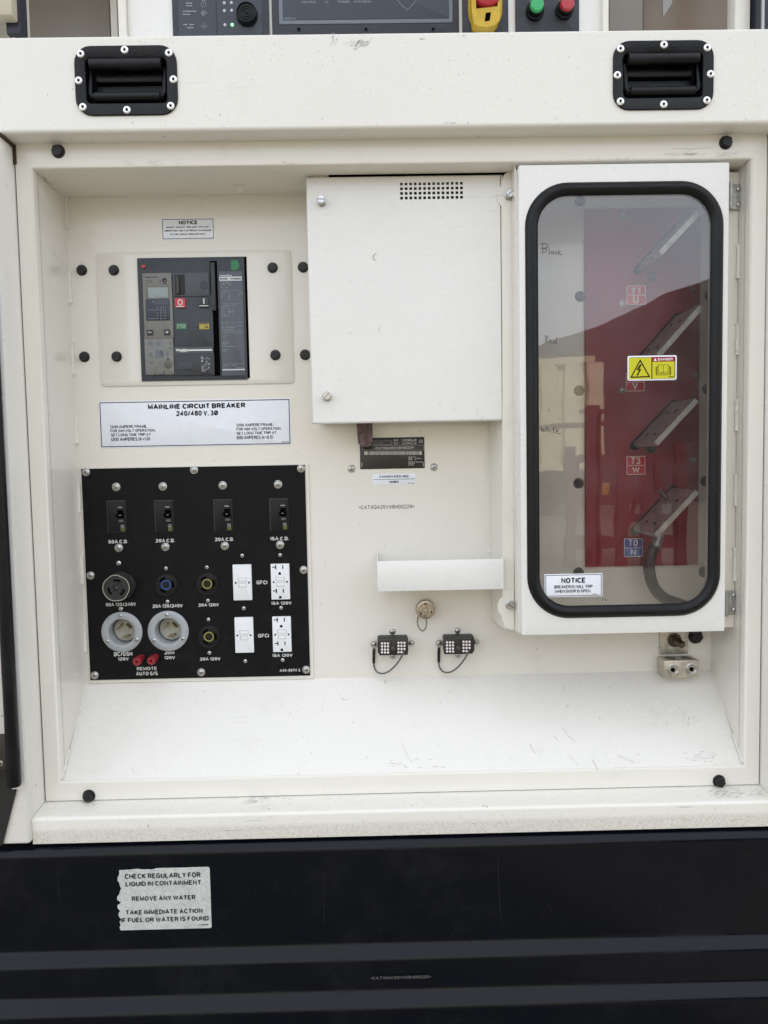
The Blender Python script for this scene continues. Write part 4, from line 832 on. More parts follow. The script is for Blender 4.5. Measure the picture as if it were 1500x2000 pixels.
    for px0, py0, py1 in ((957, 905, 942), (957, 1020, 1078), (957, 1158, 1210)):
        bb = MB(); za, zc = at(px0, py0, YB)[1], at(px0, py1, YB)[1]; path = [(xs - .0008 + random.uniform(-.0003, .0003), YB - .001, za + (zc - za) * i / 9) for i in range(10)]; bb.tube(path, [.0026 if i in (0, 9) else random.uniform(.0017, .0023) for i in range(10)], 8); obj('weld_bead', bb, P_IN, t, 80)
    return t
cab = cabinet()

# labels on the pane
def danger():
    y = YD + .0006; x0, x1, z0, z1 = quad(y, (1225, 696), (1321, 693), (1226, 745), (1322, 741)); cx, cz = (x0 + x1) / 2, (z0 + z1) / 2; w_, h = x1 - x0, z1 - z0
    t = thing('danger_label', 'yellow DANGER label with a shock triangle and open book on the window', 'label', (cx, y, z0))
    b = MB(); b.plate(cx, cz, w_, h, .003, y - .0005, y, .0001); obj('sticker', b, WHITEL, t)
    o = lambda X, Y: (1210 + X / 11.538, 680 + Y / 11.538); k = S(y) / 11.538
    yb_ = y - .0007; b = MB(); b.plate(cx, cz, w_ - 5.6 * S(y), h - 5.6 * S(y), .0016, yb_, y - .0004, .00005); obj('border', b, INK, t)
    ye = mat('safety_yellow', (.60, .56, .015), .3); yy = yb_ - .0003; b = MB()
    b.rect(*at(*o(465, 455), yy), 505 * k, 478 * k, yy); b.rect(*at(*o(990, 490), yy), 498 * k, 385 * k, yy); obj('yellow_field', b, ye, t)
    b = MB(); b.rect(*at(*o(988, 252), yy), 498 * k, 98 * k, yy); obj('red_field', b, mat('safety_red', (.36, .012, .025), .3), t)
    y3 = yy - .0003; b = MB(); P = lambda *L_: [at(*o(*q), y3) for q in L_]
    b.ribbon(P((467, 275), (672, 640), (262, 655), (467, 275)), 26 * k, y3)
    pl = P((465, 360), (505, 372), (440, 470), (495, 468), (425, 590), (440, 595), (392, 625), (385, 580), (402, 585), (440, 490), (380, 492)); b.add([(p[0], y3, p[1]) for p in pl], [tuple(range(len(pl)))])
    for q in (((880, 380), (970, 375), (985, 390), (1000, 375), (1100, 370), (1100, 540), (1000, 545), (988, 555), (972, 548), (880, 550), (880, 380)), ((988, 390), (988, 555)), ((870, 400), (850, 415), (850, 580), (1130, 575), (1130, 410), (1110, 400)), ((850, 420), (822, 435), (822, 605), (1155, 600), (1155, 430), (1132, 415)), ((836, 430), (836, 592)), ((1143, 425), (1143, 590))): b.ribbon(P(*q), 7 * k, y3)
    b.rect(*at(*o(1160, 645), y3), 120 * k, 16 * k, y3); obj('symbol', b, INK, t)
    b = MB(); pl = P((768, 285), (842, 285), (805, 222)); b.add([(p[0], y3, p[1]) for p in pl], [(0, 1, 2)]); b.text('DANGER', *o(1033, 250), y3, 62 / 11.538, 330 / 11.538, .01); obj('lettering', b, WHITEL, t)
danger()
label('window_notice_label', 'white NOTICE label at the lower left of the window', YD + .0006, ((1063, 1121), (1176, 1120), (1064, 1166), (1177, 1165)), .0006, ((.0016, .0009),),
      [('NOTICE', 1119.5, 1133.5, 12, 47, .03), ("BREAKER(S) WILL TRIP", 1120, 1145.8, 7, 76, .0), ('WHEN DOOR IS OPEN.', 1119, 1154.5, 6.5, 72, .0)],
      extra=lambda b, y: b.print_lines(1158, 1159, 1172, 1161.5, y, 1, 1.1, 1, seed=8))

# ------------------------------------------------------------------ terminal board behind the glass
def board():
    yr = YB - .010; x0, x1, z0, z1 = quad(yr, (1145, 407.5), (1369, 405), (1143, 1107), (1363, 1104)); cx, cz = (x0 + x1) / 2, (z0 + z1) / 2
    t = thing('terminal_board', 'dark red insulating board with four slanted bus bars behind the window', 'terminal board', (cx, YB, z0))
    b = MB(); b.box(x0, x1, yr, YB - .0005, z0, z1, .0008); obj('board', b, mat('red_glass_polyester', (.27, .011, .026), .45, var=.08, vscale=20), t)
    tin = mat('tinned_copper', (.46, .45, .42), .42, metal=.35, var=.2, vscale=80, bump=.2, bscale=300)
    for A_, B_ in (((1244, 529), (1330, 438)), ((1241, 714), (1325, 618)), ((1237, 873), (1317, 787)), ((1237, 1039), (1318, 953))):
        a, c = Vector(at(*A_, yr)), Vector(at(*B_, yr)); d = (c - a).normalized(); nn = Vector((-d.y, d.x)); th = .0048
        a2, c2 = a + d * .004, c - d * .004
        P = [a2 - nn * th, c2 - nn * th, c2 + nn * th, a2 + nn * th]; yf = .020
        b = MB(); b.loops([[(p.x, y, p.y) for p in [q_ for q_ in P]] for y in (yr, yf + .0008)], False, False)
        P2 = [a2 + d * .0006 - nn * (th - .0006), c2 - d * .0006 - nn * (th - .0006), c2 - d * .0006 + nn * (th - .0006), a2 + d * .0006 + nn * (th - .0006)]
        b.loops([[(p.x, yf + .0008, p.y) for p in P], [(p.x, yf, p.y) for p in P2]], False, True); bar = obj('bus_bar', b, tin, t)
        b = MB(); pts = []
        for s, ctr in ((1, c), (-1, a)):
            for i in range(7):
                an = R_(-90 + 180 * i / 6); v = d * s * math.cos(an) * .008 + nn * s * math.sin(an) * .008; p = ctr - d * s * .002 + v; pts.append((p.x, p.y))
        b.poly(pts, yr - .0006, yr + .001); obj('slot', b, VOID, bar)
        for f in (.22, .72):   # bolt holes through the bar
            for g in (.30, .68):
                p = a.lerp(c, f); yq = yr + (yf - yr) * g; b = MB(); q = Vector((p.x + nn.x * (th + .0003), yq, p.y + nn.y * (th + .0003)))
                ds = Vector((d.x, 0, d.y)); b.add([tuple(q + (ds * math.cos(2 * math.pi * i / 12) + Vector((0, 1, 0)) * math.sin(2 * math.pi * i / 12)) * .004) for i in range(12)], [tuple(range(12))]); obj('bolt_hole', b, VOID, bar)
    # stud on the neutral bar
    p0, p1 = Q(1303, 975, .085), Q(1287, 957, .085); b = MB(); b.tube([p0, p1], .0042, 10); obj('stud', b, DARKST, t)
    rl = mat('terminal_red', (.60, .022, .04), .3); blu = mat('terminal_blue', (.025, .10, .42), .3)
    for px, py, t1, t2, m in ((1242, 576.5, 'T1', 'U', rl), (1240.5, 746, 'T2', 'V', rl), (1242, 909, 'T3', 'W', rl), (1237, 1069.5, 'T0', 'N', blu)):
        y = yr - .0006; c = at(px, py, y); k = S(y); b = MB(); b.plate(c[0], c[1], 36.5 * k, 36 * k, .0004, y, yr + .0005, .0001); tg = obj('terminal_tag', b, m, t)
        b = MB(); y2 = y - .0003; w_, h = 17.8 * k, 17.5 * k; b.ribbon([(c[0] - w_, c[1] - h), (c[0] + w_, c[1] - h), (c[0] + w_, c[1] + h), (c[0] - w_, c[1] + h), (c[0] - w_, c[1] - h)], 1.2 * k, y2); b.rect(c[0], c[1] - .3 * k, 36 * k, 1.2 * k, y2)
        b.text(t1, px, py - 9, y2, 12.5, 18, .01); b.text(t2, px, py + 9, y2, 12, 11 if t2 != 'W' else 15, .01); obj('lettering', b, mat('tag_print', (.85, .82, .80), .4), tg)
    for px, py in ((1216, 593), (1215, 762)): put('screw', ME_MID, px, py, yr, t, .3, 1.0)
    gb = proto(MB().lathe(0, 0, [(.0065, 0), (.0065, -.003), (.0055, -.0045), (.002, -.005)], 6), mat('grey_bolt', (.30, .29, .28), .4, metal=.5))
    for px, py in ((1217, 423), (1355, 733), (1352, 899), (1352, 565)): put('bolt', gb, px, py, yr, t, .2, .95)
    for px, py in ((1273, 541), (1271, 876)): put('insulated_bolt', ME_BOLT, px, py, yr, t, .2, .95)
board()
def cable():
    P = [Q(px, py, y) for px, py, y in ((1278, 1066, .085), (1271, 1082, .085), (1267.5, 1100, .085), (1269, 1120, .085), (1274, 1140, .085), (1284, 1157, .086), (1300, 1170, .088), (1318, 1177, .092), (1338, 1184, .098), (1352, 1194, .10), (1356, 1215, .105), (1352, 1235, .115))]
    t = thing('ground_cable', 'black cable with a crimped lug curving down from the lowest bus bar', 'cable', tuple(P[-1]))
    Q2 = []
    for i in range(len(P) - 1):
        p0, p1, p2, p3 = P[max(i - 1, 0)], P[i], P[i + 1], P[min(i + 2, len(P) - 1)]
        for s in range(4):
            u = s / 4; Q2.append(.5 * ((2 * p1) + (p2 - p0) * u + (2 * p0 - 5 * p1 + 4 * p2 - p3) * u * u + (3 * p1 - p0 - 3 * p2 + p3) * u ** 3))
    b = MB(); b.tube(Q2, .0105, 14); obj('insulation', b, mat('black_cable', (.016, .016, .018), .45), t, 60)
    b = MB(); b.tube([Q(1279, 1070, .085), Q(1287, 1046, .085), Q(1291, 1036, .085)], [.0092, .0092, .007], 14); obj('lug', b, mat('lug_grey', (.30, .32, .34), .35, metal=.5, var=.2, vscale=150), t)
cable()

# ------------------------------------------------------------------ document tray
def tray():
    yf = .030; x0, x1, z0, z1 = quad(yf, (736, 1097.5), (983.5, 1090.5), (737.5, 1156), (984, 1150)); t = thing('document_tray', 'white bent sheet metal document tray mounted over the capped connector', 'tray', ((x0 + x1) / 2, YB, z0))
    b = MB(); b.box(x0, x1, yf, yf + .002, z0, z1, .0006); obj('front_strip', b, P_LID, t)
    zb_ = at(732, 1077, YB)[1]; b = MB()
    prof = [(yf + .002, z0), (yf + .002, z1), (yf + .03, z1 + .0005), (YB - .022, z1 + .002), (YB - .012, zb_ - .004), (YB - .006, zb_), (YB - .0005, zb_), (YB - .0005, z0 + .012)]
    b.loops([[(x, y, z) for y, z in prof] for x in (x0, x0 + .002)], True, True); obj('side_strip', b, P_LID, t)
    b = MB(); b.box(x0 + .0025, x1 - .002, yf + .0025, YB - .0008, z0 + .0005, z0 + .002); obj('floor_strip', b, P_IN, t)
    b = MB(); xr = at(981, 1100, .05)[0]; b.box(x1 - .002, x1 - .0002, yf - .0005, .0435, z0, z1 + .002, .0004); obj('end_strip', b, P_LID, t)
tray()

# ------------------------------------------------------------------ capped connector with ball chain
def capped():
    c = at(829.7, 1186, YB); k = S(YB); t = thing('capped_connector', 'round nickel connector with dust cap and ball chain under the tray', 'connector', (c[0], YB, c[1] - .02))
    b = MB(); r = 18 * k; b.lathe(c[0], c[1], [(r * .95, YB), (r * .95, YB - .008), (r * 1.0, YB - .009), (r * 1.02, YB - .026), (r * .97, YB - .028), (r * .84, YB - .0285), (r * .80, YB - .0265), (r * .3, YB - .0265), (r * .28, YB - .029), (r * .22, YB - .030), (r * .02, YB - .030)], 32); obj('cap', b, NICKEL, t)
    b = MB()
    for a in range(0, 360, 12): x, z = c[0] + r * 1.02 * math.cos(R_(a)), c[1] + r * 1.02 * math.sin(R_(a)); b.tube([(x, YB - .011, z), (x, YB - .024, z)], .0009, 6)
    obj('knurling', b, NICKEL, t)
    b = MB()
    for a in (92, 215, 335):
        P = [(c[0] + q * r * math.cos(R_(e)), c[1] + q * r * math.sin(R_(e))) for q, es in ((.72, (a - 14, a, a + 14)), (.60, (a + 14, a, a - 14))) for e in es]; b.poly(P, YB - .0269, YB - .0262)
    obj('slot', b, VOID, t)
    b = MB(); p = lambda X, Y, y: Q(710 + X / 6, 1150 + Y / 6, y)
    path = [p(640, 330, YB - .012), p(632, 362, YB - .013), p(632, 400, YB - .014), p(640, 438, YB - .015), p(660, 474, YB - .016), p(692, 496, YB - .018), p(722, 474, YB - .020), p(736, 438, YB - .022), p(738, 400, YB - .025), p(735, 365, YB - .027), p(728, 330, YB - .029), p(722, 300, YB - .031)]
    rad = .0016
    for a, c2 in zip(path[:-1], path[1:]):
        for f in (0, .5):
            q = a.lerp(c2, f); b.add([(q.x + rad * math.sin(th) * math.cos(ph), q.y + rad * math.sin(th) * math.sin(ph), q.z + rad * math.cos(th)) for th in [math.pi * i / 5 for i in range(6)] for ph in [2 * math.pi * j / 8 for j in range(8)]], [(i * 8 + j, i * 8 + (j + 1) % 8, (i + 1) * 8 + (j + 1) % 8, (i + 1) * 8 + j) for i in range(5) for j in range(8)])
    b.tube(path, .0005, 5); obj('ball_chain', b, mat('chain_grey', (.30, .28, .23), .4, metal=.8), t, 80)
capped()

# ------------------------------------------------------------------ the two 24-way connectors
pin_b = MB(); pin_b.lathe(0, 0, [(.0021, .001), (.0021, -.0003), (.0018, -.0007), (.0003, -.0008)], 14); ME_PIN = proto(pin_b, mat('white_seal_plug', (.86, .80, .78), .4))
def pin_connector(dx, dy, text):
    o = lambda X, Y: (710 + (X + dx) / 6, 1150 + (Y + dy) / 6); yf = YB - .040; kb, kf = S(YB) / 6, S(yf) / 6
    c = at(*o(341, 660), YB); t = thing('pin_connector', text, 'connector', (c[0], YB, c[1] - .02), 'black pin connectors low on the wall')
    hb = mat('connector_black', (.014, .013, .0125), .4, dust=(.10, .095, .085), dscale=60, damt=.5)
    b = MB(); hc_ = at(*o(341, 632), YB); b.plate(hc_[0], hc_[1], 358 * kb, 190 * kb, .004, YB - .024, YB, .001); obj('housing', b, hb, t)
    fc = at(*o(351, 690), yf); b = MB(); b.plate(fc[0], fc[1], 342 * kf, 180 * kf, .001, yf, YB - .0235, .0006); obj('face_block', b, hb, t)
    b = MB(); b.plate(fc[0], fc[1] + 5 * kf, 52 * kf, 186 * kf, .0005, yf - .0015, yf + .001, .0004); obj('key_rib', b, hb, t)
    b = MB(); s = at(*o(347, 697), yf - .0015); b.lathe(s[0], s[1], [(24 * kf, yf - .001), (24 * kf, yf - .005), (20 * kf, yf - .0056), (12 * kf, yf - .0056), (10 * kf, yf - .003)], 18); obj('jack_screw', b, DARKST, t)
    pads = mat('seal_pink', (.40, .12, .12), .5)
    for xs_, ys_ in (((217, 252, 287), (640, 675, 712, 746)), ((410, 445, 480), (632, 668, 705, 742))):
        b = MB(); m = at(*o(xs_[1], sum(ys_) / 4), yf); b.rect(m[0], m[1], 84 * kf, 128 * kf, yf - .0002); obj('seal', b, mat('seal_dark', (.05, .022, .022), .6), t)
        for X in xs_:
            for Y in ys_:
                if X == 480 and Y == 742: continue
                put('pin', ME_PIN, *o(X, Y), yf - .0004, t)
    for X, Y, r in ((340, 502, 0), (562, 638, 1), (345, 790, 2), (123, 650, 1.3)): put('screw', ME_MID, *o(X, Y), YB, t, r, .98)
    # tether
    b = MB(); q = at(*o(123, 650), YB); b.lathe(q[0], q[1], [(.0066, YB - .0006), (.0066, YB - .0016), (.0036, YB - .0016)], 20); b.box(q[0] - .0028, q[0] + .0028, YB - .0018, YB - .0006, q[1] - .012, q[1] - .005); obj('ring_terminal', b, ZINC, t)
    b = MB(); b.tube([Q(*o(122, 705), YB - .003), Q(*o(121, 740), YB - .004), Q(*o(120, 870), YB - .005)], [.0022, .0027, .0025], 10); obj('sleeve', b, RUBBER, t)
    P = [Q(*o(X, Y), y) for X, Y, y in ((120, 868, YB - .005), (122, 905, YB - .006), (137, 950, YB - .008), (165, 980, YB - .010), (205, 995, YB - .012), (250, 990, YB - .015), (300, 967, YB - .019), (350, 925, YB - .024), (395, 875, YB - .030), (435, 815, YB - .036), (465, 760, YB - .041), (478, 735, YB - .041))]
    b = MB(); b.tube(P, .0016, 8); obj('tether', b, mat('tether_grey', (.12, .125, .125), .45, metal=.3), t, 60)
pin_connector(0, 0, 'black pin connector with white plugs, left of the two under the capped connector')
pin_connector(762, -12, 'black pin connector with white plugs, right of the two, nearer the cabinet')

# ------------------------------------------------------------------ grounding lug
def lug():
    k = S(YB); o = lambda X, Y: (1200 + X / 4.88, 930 + Y / 4.88); t = thing('grounding_lug', 'bright metal grounding lug with two set screws under the window cabinet', 'grounding lug', (*Q(1325, 1326, YB),))
    al = mat('tinned_aluminium', (.56, .53, .46), .38, metal=.8, var=.15, vscale=90, bump=.25, bscale=200)
    x0, x1, z0, z1 = quad(YB - .006, (1288, 1205), (1343, 1205), (1290, 1278), (1345, 1277)); b = MB(); b.box(x0, x1, YB - .006, YB - .0005, z0, z1, .0006); obj('plate', b, al, t)
    yf = YB - .040; x0, x1, z0, z1 = quad(yf, (1297, 1291.5), (1365, 1288), (1298, 1326), (1365, 1323)); b = MB(); b.box(x0, x1, yf, YB - .0065, z0, z1, .0008); obj('block', b, al, t)
    for px, py in ((1313.7, 1308), (1350, 1306.6)):
        c = at(px, py, yf); b = MB(); q = S(yf); b.lathe(c[0], c[1], [(11.5 * q, yf + .0005), (11.5 * q, yf - .0006), (10 * q, yf - .0010), (8.8 * q, yf - .0002), (8 * q, yf - .0010), (5.5 * q, yf - .0012)], 26); s = obj('set_screw', b, ZINC, t)
        b = MB(); b.poly([(c[0] + x, c[1] + z) for x, z in hexpts(5.0 * q, .3)], yf - .0014, yf - .0008); obj('hex_socket', b, VOID, s)
    b = MB()
    for f in (.27, .75): xc = x0 + (x1 - x0) * f; b.add([(xc + .0105 * math.cos(a), (yf + YB) / 2 - .002 + .0105 * math.sin(a), z1 + .0003) for a in [2 * math.pi * i / 24 for i in range(24)]], [tuple(range(24))])
    obj('wire_hole', b, mat('hole_dark', (.10, .10, .10), .35, metal=.6), t)
    c = at(1316.8, 1249.7, YB - .006); y = YB - .006; b = MB(); b.lathe(c[0], c[1], [(14 * k, y), (14 * k, y - .002), (12 * k, y - .0025)], 24); b.loops([[(c[0] + x, yy, c[1] + z) for x, z in hexpts(r * k, .4)] for r, yy in ((12, y - .002), (12, y - .011), (10.5, y - .0125))], False, True)
    prof = [(7 * k, y - .012)]
    for i in range(12): prof += [(7 * k, y - .013 - i * .0022), (6.3 * k, y - .0141 - i * .0022)]
    prof.append((5 * k, y - .041)); b.lathe(c[0], c[1], prof, 16); obj('stud', b, mat('bronze_stud', (.11, .095, .07), .4, metal=.9, var=.3, vscale=200), t, 40)
lug()

# ------------------------------------------------------------------ control panel above the beam
def control():
    yu = .030; t = thing('control_panel', 'white control panel with dark modules above the header beam', 'control panel', (0, yu, bz1))
    zt_ = at(750, -130, yu)[1]; zb_ = bz1 + .0008
    x0, x1 = at(249, 40, yu)[0], at(1176, 40, yu)[0]; b = MB(); b.box(x0, x1, yu, yu + .02, zb_, zt_, .0015); obj('face_plate', b, P_LID, t)
    k = S(yu); dk = mat('module_black', (.016, .019, .026), .42, dust=(.05, .05, .052), dscale=40, damt=.3); df = mat('module_fascia', (.028, .036, .050), .35); edge = mat('module_edge', (.14, .165, .20), .35)
    def R(name, px0, px1, py0, py1, m, yf, yb, par, r=.001):
        a, c = at(px0, py1, yf), at(px1, py0, yf); bb = MB(); bb.plate((a[0] + c[0]) / 2, (max(a[1], zb_ + .0005) + c[1]) / 2, c[0] - a[0], c[1] - max(a[1], zb_ + .0005), r, yf, yb, .0005); return obj(name, bb, m, par)
    an = R('annunciator', 338, 522, -90, 76, dk, yu - .004, yu, t); R('fascia', 350, 508, -90, 76, df, yu - .0045, yu - .003, an)
    y = yu - .0049
    for px, py, lit in ((438, 6, 0), (452, 5.5, 0), (438.3, 21, 0), (452.5, 20.5, 0), (439.3, 48.5, 0), (453.5, 48.3, 1)):
        b = MB(); c = at(px, py, y); b.lathe(c[0], c[1], [(2.9 * k, y + .0005), (2.9 * k, y - .0004), (2 * k, y - .0012), (.3 * k, y - .0015)], 14)
        obj('indicator_led', b, mat('led_lit', (.3, .9, .4), .3, emit=(.25, 1.0, .32), estr=.9) if lit else mat('led_off', (.52, .53, .56), .35), an)
    b = MB(); c = at(418 + 3, 20, y); b.box(at(421.5, 0, y)[0] - .0008, at(421.5, 0, y)[0] + .0008, y - .0002, y + .0005, zb_, zt_); obj('divider', b, dk, an)
    b = MB(); rd = random.Random(6)
    for px, py in ((370, 6), (371, 11), (371, 22), (371, 28), (372, 48), (372, 54)): b.print_lines(px - (14 if py > 15 and py not in (54,) else 7), py - 2, px + (14 if py > 15 and py not in (54,) else 7), py + 2, y, 1, 2.2, .95, seed=int(py))
    P = lambda L_: [at(px, py, y) for px, py in L_]
    b.ribbon(P([(397.5 + 5 * math.cos(a), 8.5 + 5 * math.sin(a)) for a in [2 * math.pi * i / 14 for i in range(15)]]), .9 * k, y); b.ribbon(P([(398, 9), (396, 5), (395, 1)]), .9 * k, y); b.ribbon(P([(401, 4), (400, 1), (396, 1)]), .9 * k, y)
    b.ribbon(P([(396.5, 20), (396.5, 30)]), 1.6 * k, y); b.ribbon(P([(400, 21), (404.5, 25), (400, 29), (400, 21)]), .8 * k, y); b.rect(*at(393.3, 25, y), 1.5 * k, 3 * k, y)
    b.ribbon(P([(393, 51), (406, 50.6)]), .8 * k, y)
    for px, py in ((399, 47), (396.5, 54.5), (402.5, 54.3)): b.ribbon(P([(px + 1.5 * math.cos(a), py + 1.8 * math.sin(a)) for a in [2 * math.pi * i / 8 for i in range(9)]]), .7 * k, y)
    obj('icon', b, PRINTG, an)
    b = MB(); c = at(484, 34, yu); yy = yu - .0045; q = k
    b.lathe(c[0], c[1], [(20 * q, yy), (20 * q, yy - .004), (18.5 * q, yy - .012), (17 * q, yy - .0125), (16 * q, yy - .010), (13 * q, yy - .010), (12.5 * q, yy - .0115), (11 * q, yy - .0115), (10.5 * q, yy - .010), (8.5 * q, yy - .010), (8 * q, yy - .0115), (6.5 * q, yy - .0115), (6 * q, yy - .010), (3.5 * q, yy - .010), (3 * q, yy - .0115), (1.3 * q, yy - .0115), (1.0 * q, yy - .009)], 34); obj('buzzer', b, RUBBER, an, 40)
    di = R('display_module', 532, 895, -90, 76, dk, yu - .005, yu, t); R('bezel', 545.5, 882, -120, 47.5, edge, yu - .0062, yu - .004, di, .003); R('screen_field', 552.5, 875.5, -120, 39.5, df, yu - .0068, yu - .006, di, .002)
    y = yu - .0071; b = MB()
    for s, px, py, w_ in (('CONTROL', 603.5, 4.0, 27.5), ('AC', 637.5, 3.8, 7.5), ('ENGINE', 671.5, 3.3, 21.5), ('MAIN MENU', 708, 3, 32), ('EMCP 4.4', 567, 36, 22)): b.text(s, px, py, y, 4.6, w_, .0)
    b.ribbon([at(px, py, y) for px, py in ((776, 0), (778, 3), (795, 20), (812, 2), (814, -2))], .9 * k, y); obj('lettering', b, mat('display_print', (.22, .24, .26), .5), di)
    for px in (583.5, 715, 846): b = MB(); c = at(px, 57.5, yu - .005); b.lathe(c[0], c[1], [(3.8 * k, yu - .005), (3.6 * k, yu - .006), (2.4 * k, yu - .006), (2.0 * k, yu - .0045)], 14); obj('recessed_screw', b, BOLTBLK, di)
    es = R('emergency_stop', 903.5, 992, -90, 76, dk, yu - .004, yu, t)
    yl = mat('guard_yellow', (.55, .36, .015), .4, var=.1, vscale=80)
    def pl(pts, yf, yb, m, name, par): bb = MB(); bb.poly([at(px, py, yf) for px, py in pts], yf, yb); return obj(name, bb, m, par)
    arc = [(948 + 33 * math.cos(R_(a)), 20 + 37 * math.sin(R_(a))) for a in range(0, 181, 15)]
    pl([(981, -60)] + arc + [(915, -60)], yu - .012, yu - .004, yl, 'guard_base', es)
    pl([(921, -60), (921, 16), (925, 45), (935, 51), (952, 53), (968, 48), (975, 40), (978, 10), (978, -60), (972, -60), (972, 12), (930, 17), (928, -60)], yu - .034, yu - .0115, yl, 'guard_lip', es)
    b = MB(); c = Q(953, 31, yu - .0345); b.poly([at(px, py, yu - .0345) for px, py in ((949, 25), (959, 23.5), (956.5, 40), (946.5, 41.5))], yu - .0345, yu - .033); obj('lock_slot', b, VOID, es)
    b = MB(); c = at(952, -12, yu - .03); q = S(yu - .03); b.lathe(c[0], c[1], [(14 * q, yu - .004), (14 * q, yu - .022), (26 * q, yu - .024), (27 * q, yu - .030), (24 * q, yu - .037), (14 * q, yu - .041), (1 * q, yu - .042)], 30); obj('mushroom_button', b, mat('stop_red', (.45, .03, .045), .35), es)
    pbm = R('button_station', 1007.5, 1131, -90, 76, dk, yu - .004, yu, t)
    for px, py, m in ((1043, 26, mat('button_green', (.03, .33, .11), .3, emit=(.05, .8, .2), estr=.04)), (1101, 24, mat('button_red', (.42, .03, .04), .3))):
        c = at(px, py, yu); b = MB(); b.lathe(c[0], c[1], [(17 * k, yu - .004), (17 * k, yu - .010), (15.5 * k, yu - .012), (14 * k, yu - .012), (14 * k, yu - .020), (13.2 * k, yu - .021)], 28); pb = obj('push_button', b, RUBBER, pbm)
        b = MB(); b.lathe(c[0], c[1], [(12.8 * k, yu - .020), (12.8 * k, yu - .026), (11.5 * k, yu - .028), (5 * k, yu - .0285), (.5 * k, yu - .0286)], 28); obj('button_cap', b, m, pb)
        b = MB()
        for dx in (-7, 7): b.rect(*at(px - 1 + dx, 1, yu - .0044), .8 * k, 8 * k, yu - .0044)
        obj('print', b, PRINTG, pb)
control()
# compartment either side of the control panel
b = MB(); zt2 = 1.10; zb2 = bz1 + .001
b.box(-.96, 1.04, .455, .459, zb2, zt2); obj('compartment_back', b, P_BEAM, enc)
for px0, px1, y0, y1, nm in ((231, 246, .022, .455, 'compartment_side'), (1177.5, 1189, .022, .455, 'compartment_side')):
    a, c = at(px0, 40, y0)[0], at(px1, 40, y0)[0]; b = MB(); b.box(a, c, y0, y1, zb2, zt2, .001); obj(nm, b, P_IN, enc)
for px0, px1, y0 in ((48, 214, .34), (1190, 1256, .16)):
    a, c = at(px0, 40, y0)[0], at(px1, 40, y0)[0]; b = MB(); b.box(a, c, y0, y0 + .01, zb2, zt2, .001); obj('compartment_panel', b, mat('shade_toned_panel', (.27, .245, .21), .3, var=.08, vscale=4), enc)  # compartment shade and glossy reflection put into a darker panel colour
b = MB(); a, c = at(216, 40, .28)[0], at(229, 40, .28)[0]; b.box(a, c, .28, .29, zb2, zt2, .001); obj('compartment_panel', b, P_IN, enc)
b = MB(); a, c = at(1256.5, 40, .20)[0], at(1434, 40, .20)[0]; b.box(a, c, .20, .21, zb2, zt2, .001); obj('compartment_panel', b, mat('brown_shade_panel', (.26, .20, .15), .35, var=.1, vscale=5), enc)  # brown colour stands in for reflected tones and the compartment's shade
b = MB(); a, c = at(1436, 40, .03)[0], at(1465, 40, .03)[0]; b.box(a, c, .03, .06, zb2, zt2, .001); obj('compartment_post', b, P_IN, enc)
b = MB(); a, c = at(1466, 40, .05)[0], at(1482, 40, .05)[0]; b.box(a, c, .05, .06, zb2, zt2); obj('gap_strip', b, VOID, enc)
b = MB(); a, c = at(33, 40, .02)[0], at(47.5, 40, .02)[0]; b.box(a, a + .004, .0, .06, zb2, zt2); b2 = MB(); obj('compartment_post', b, P_IN, enc)
b = MB(); a, c = at(40, 40, .05)[0], at(49, 40, .05)[0]; b.box(a, c, .05, .06, zb2, zt2); obj('gap_strip', b, VOID, enc)
b = MB(); y = .12; y = .198; b.poly([at(px, py, y) for px, py in ((1294, -30), (1313, -30), (1313, 6), (1295, 34))], y, .1995); st_ = tag(obj('warning_sticker', b, mat('silver_sticker', (.45, .46, .45), .35)), 'pale pointed warning sticker in the shade-toned compartment at the upper right', 'sticker')
navy = mat('navy_plastic', (.022, .026, .045), .4)
hd = thing('door_latch', 'tan and navy latch block at the upper left corner', 'latch', (*Q(20, 66, -.02),))
b = MB(); p0, p1 = at(12, 66, -.01), at(34, -60, -.01); b.box(p0[0], p1[0], -.01, .02, max(p0[1], zb2), p1[1], .002); obj('latch_body', b, navy, hd)
b = MB(); p0, p1 = at(-40, 41, -.02), at(27, -60, -.02); b.box(p0[0], p1[0], -.035, -.011, p0[1], p1[1], .004); obj('latch_cover', b, mat('tan_plastic', (.55, .50, .38), .4), hd)
hd2 = thing('door_stay', 'navy post at the upper right edge above the beam', 'post', (*Q(1490, 55, .0),))
b = MB(); a = at(1483, 40, .01)[0]; b.box(a, a + .05, .01, .04, zb2, zt2, .002); obj('post', b, navy, hd2); b = MB(); b.box(a + .002, a + .006, .005, .0095, zb2, zt2); obj('edge_strip', b, mat('steel_edge', (.4, .4, .4), .4, metal=.6), hd2)

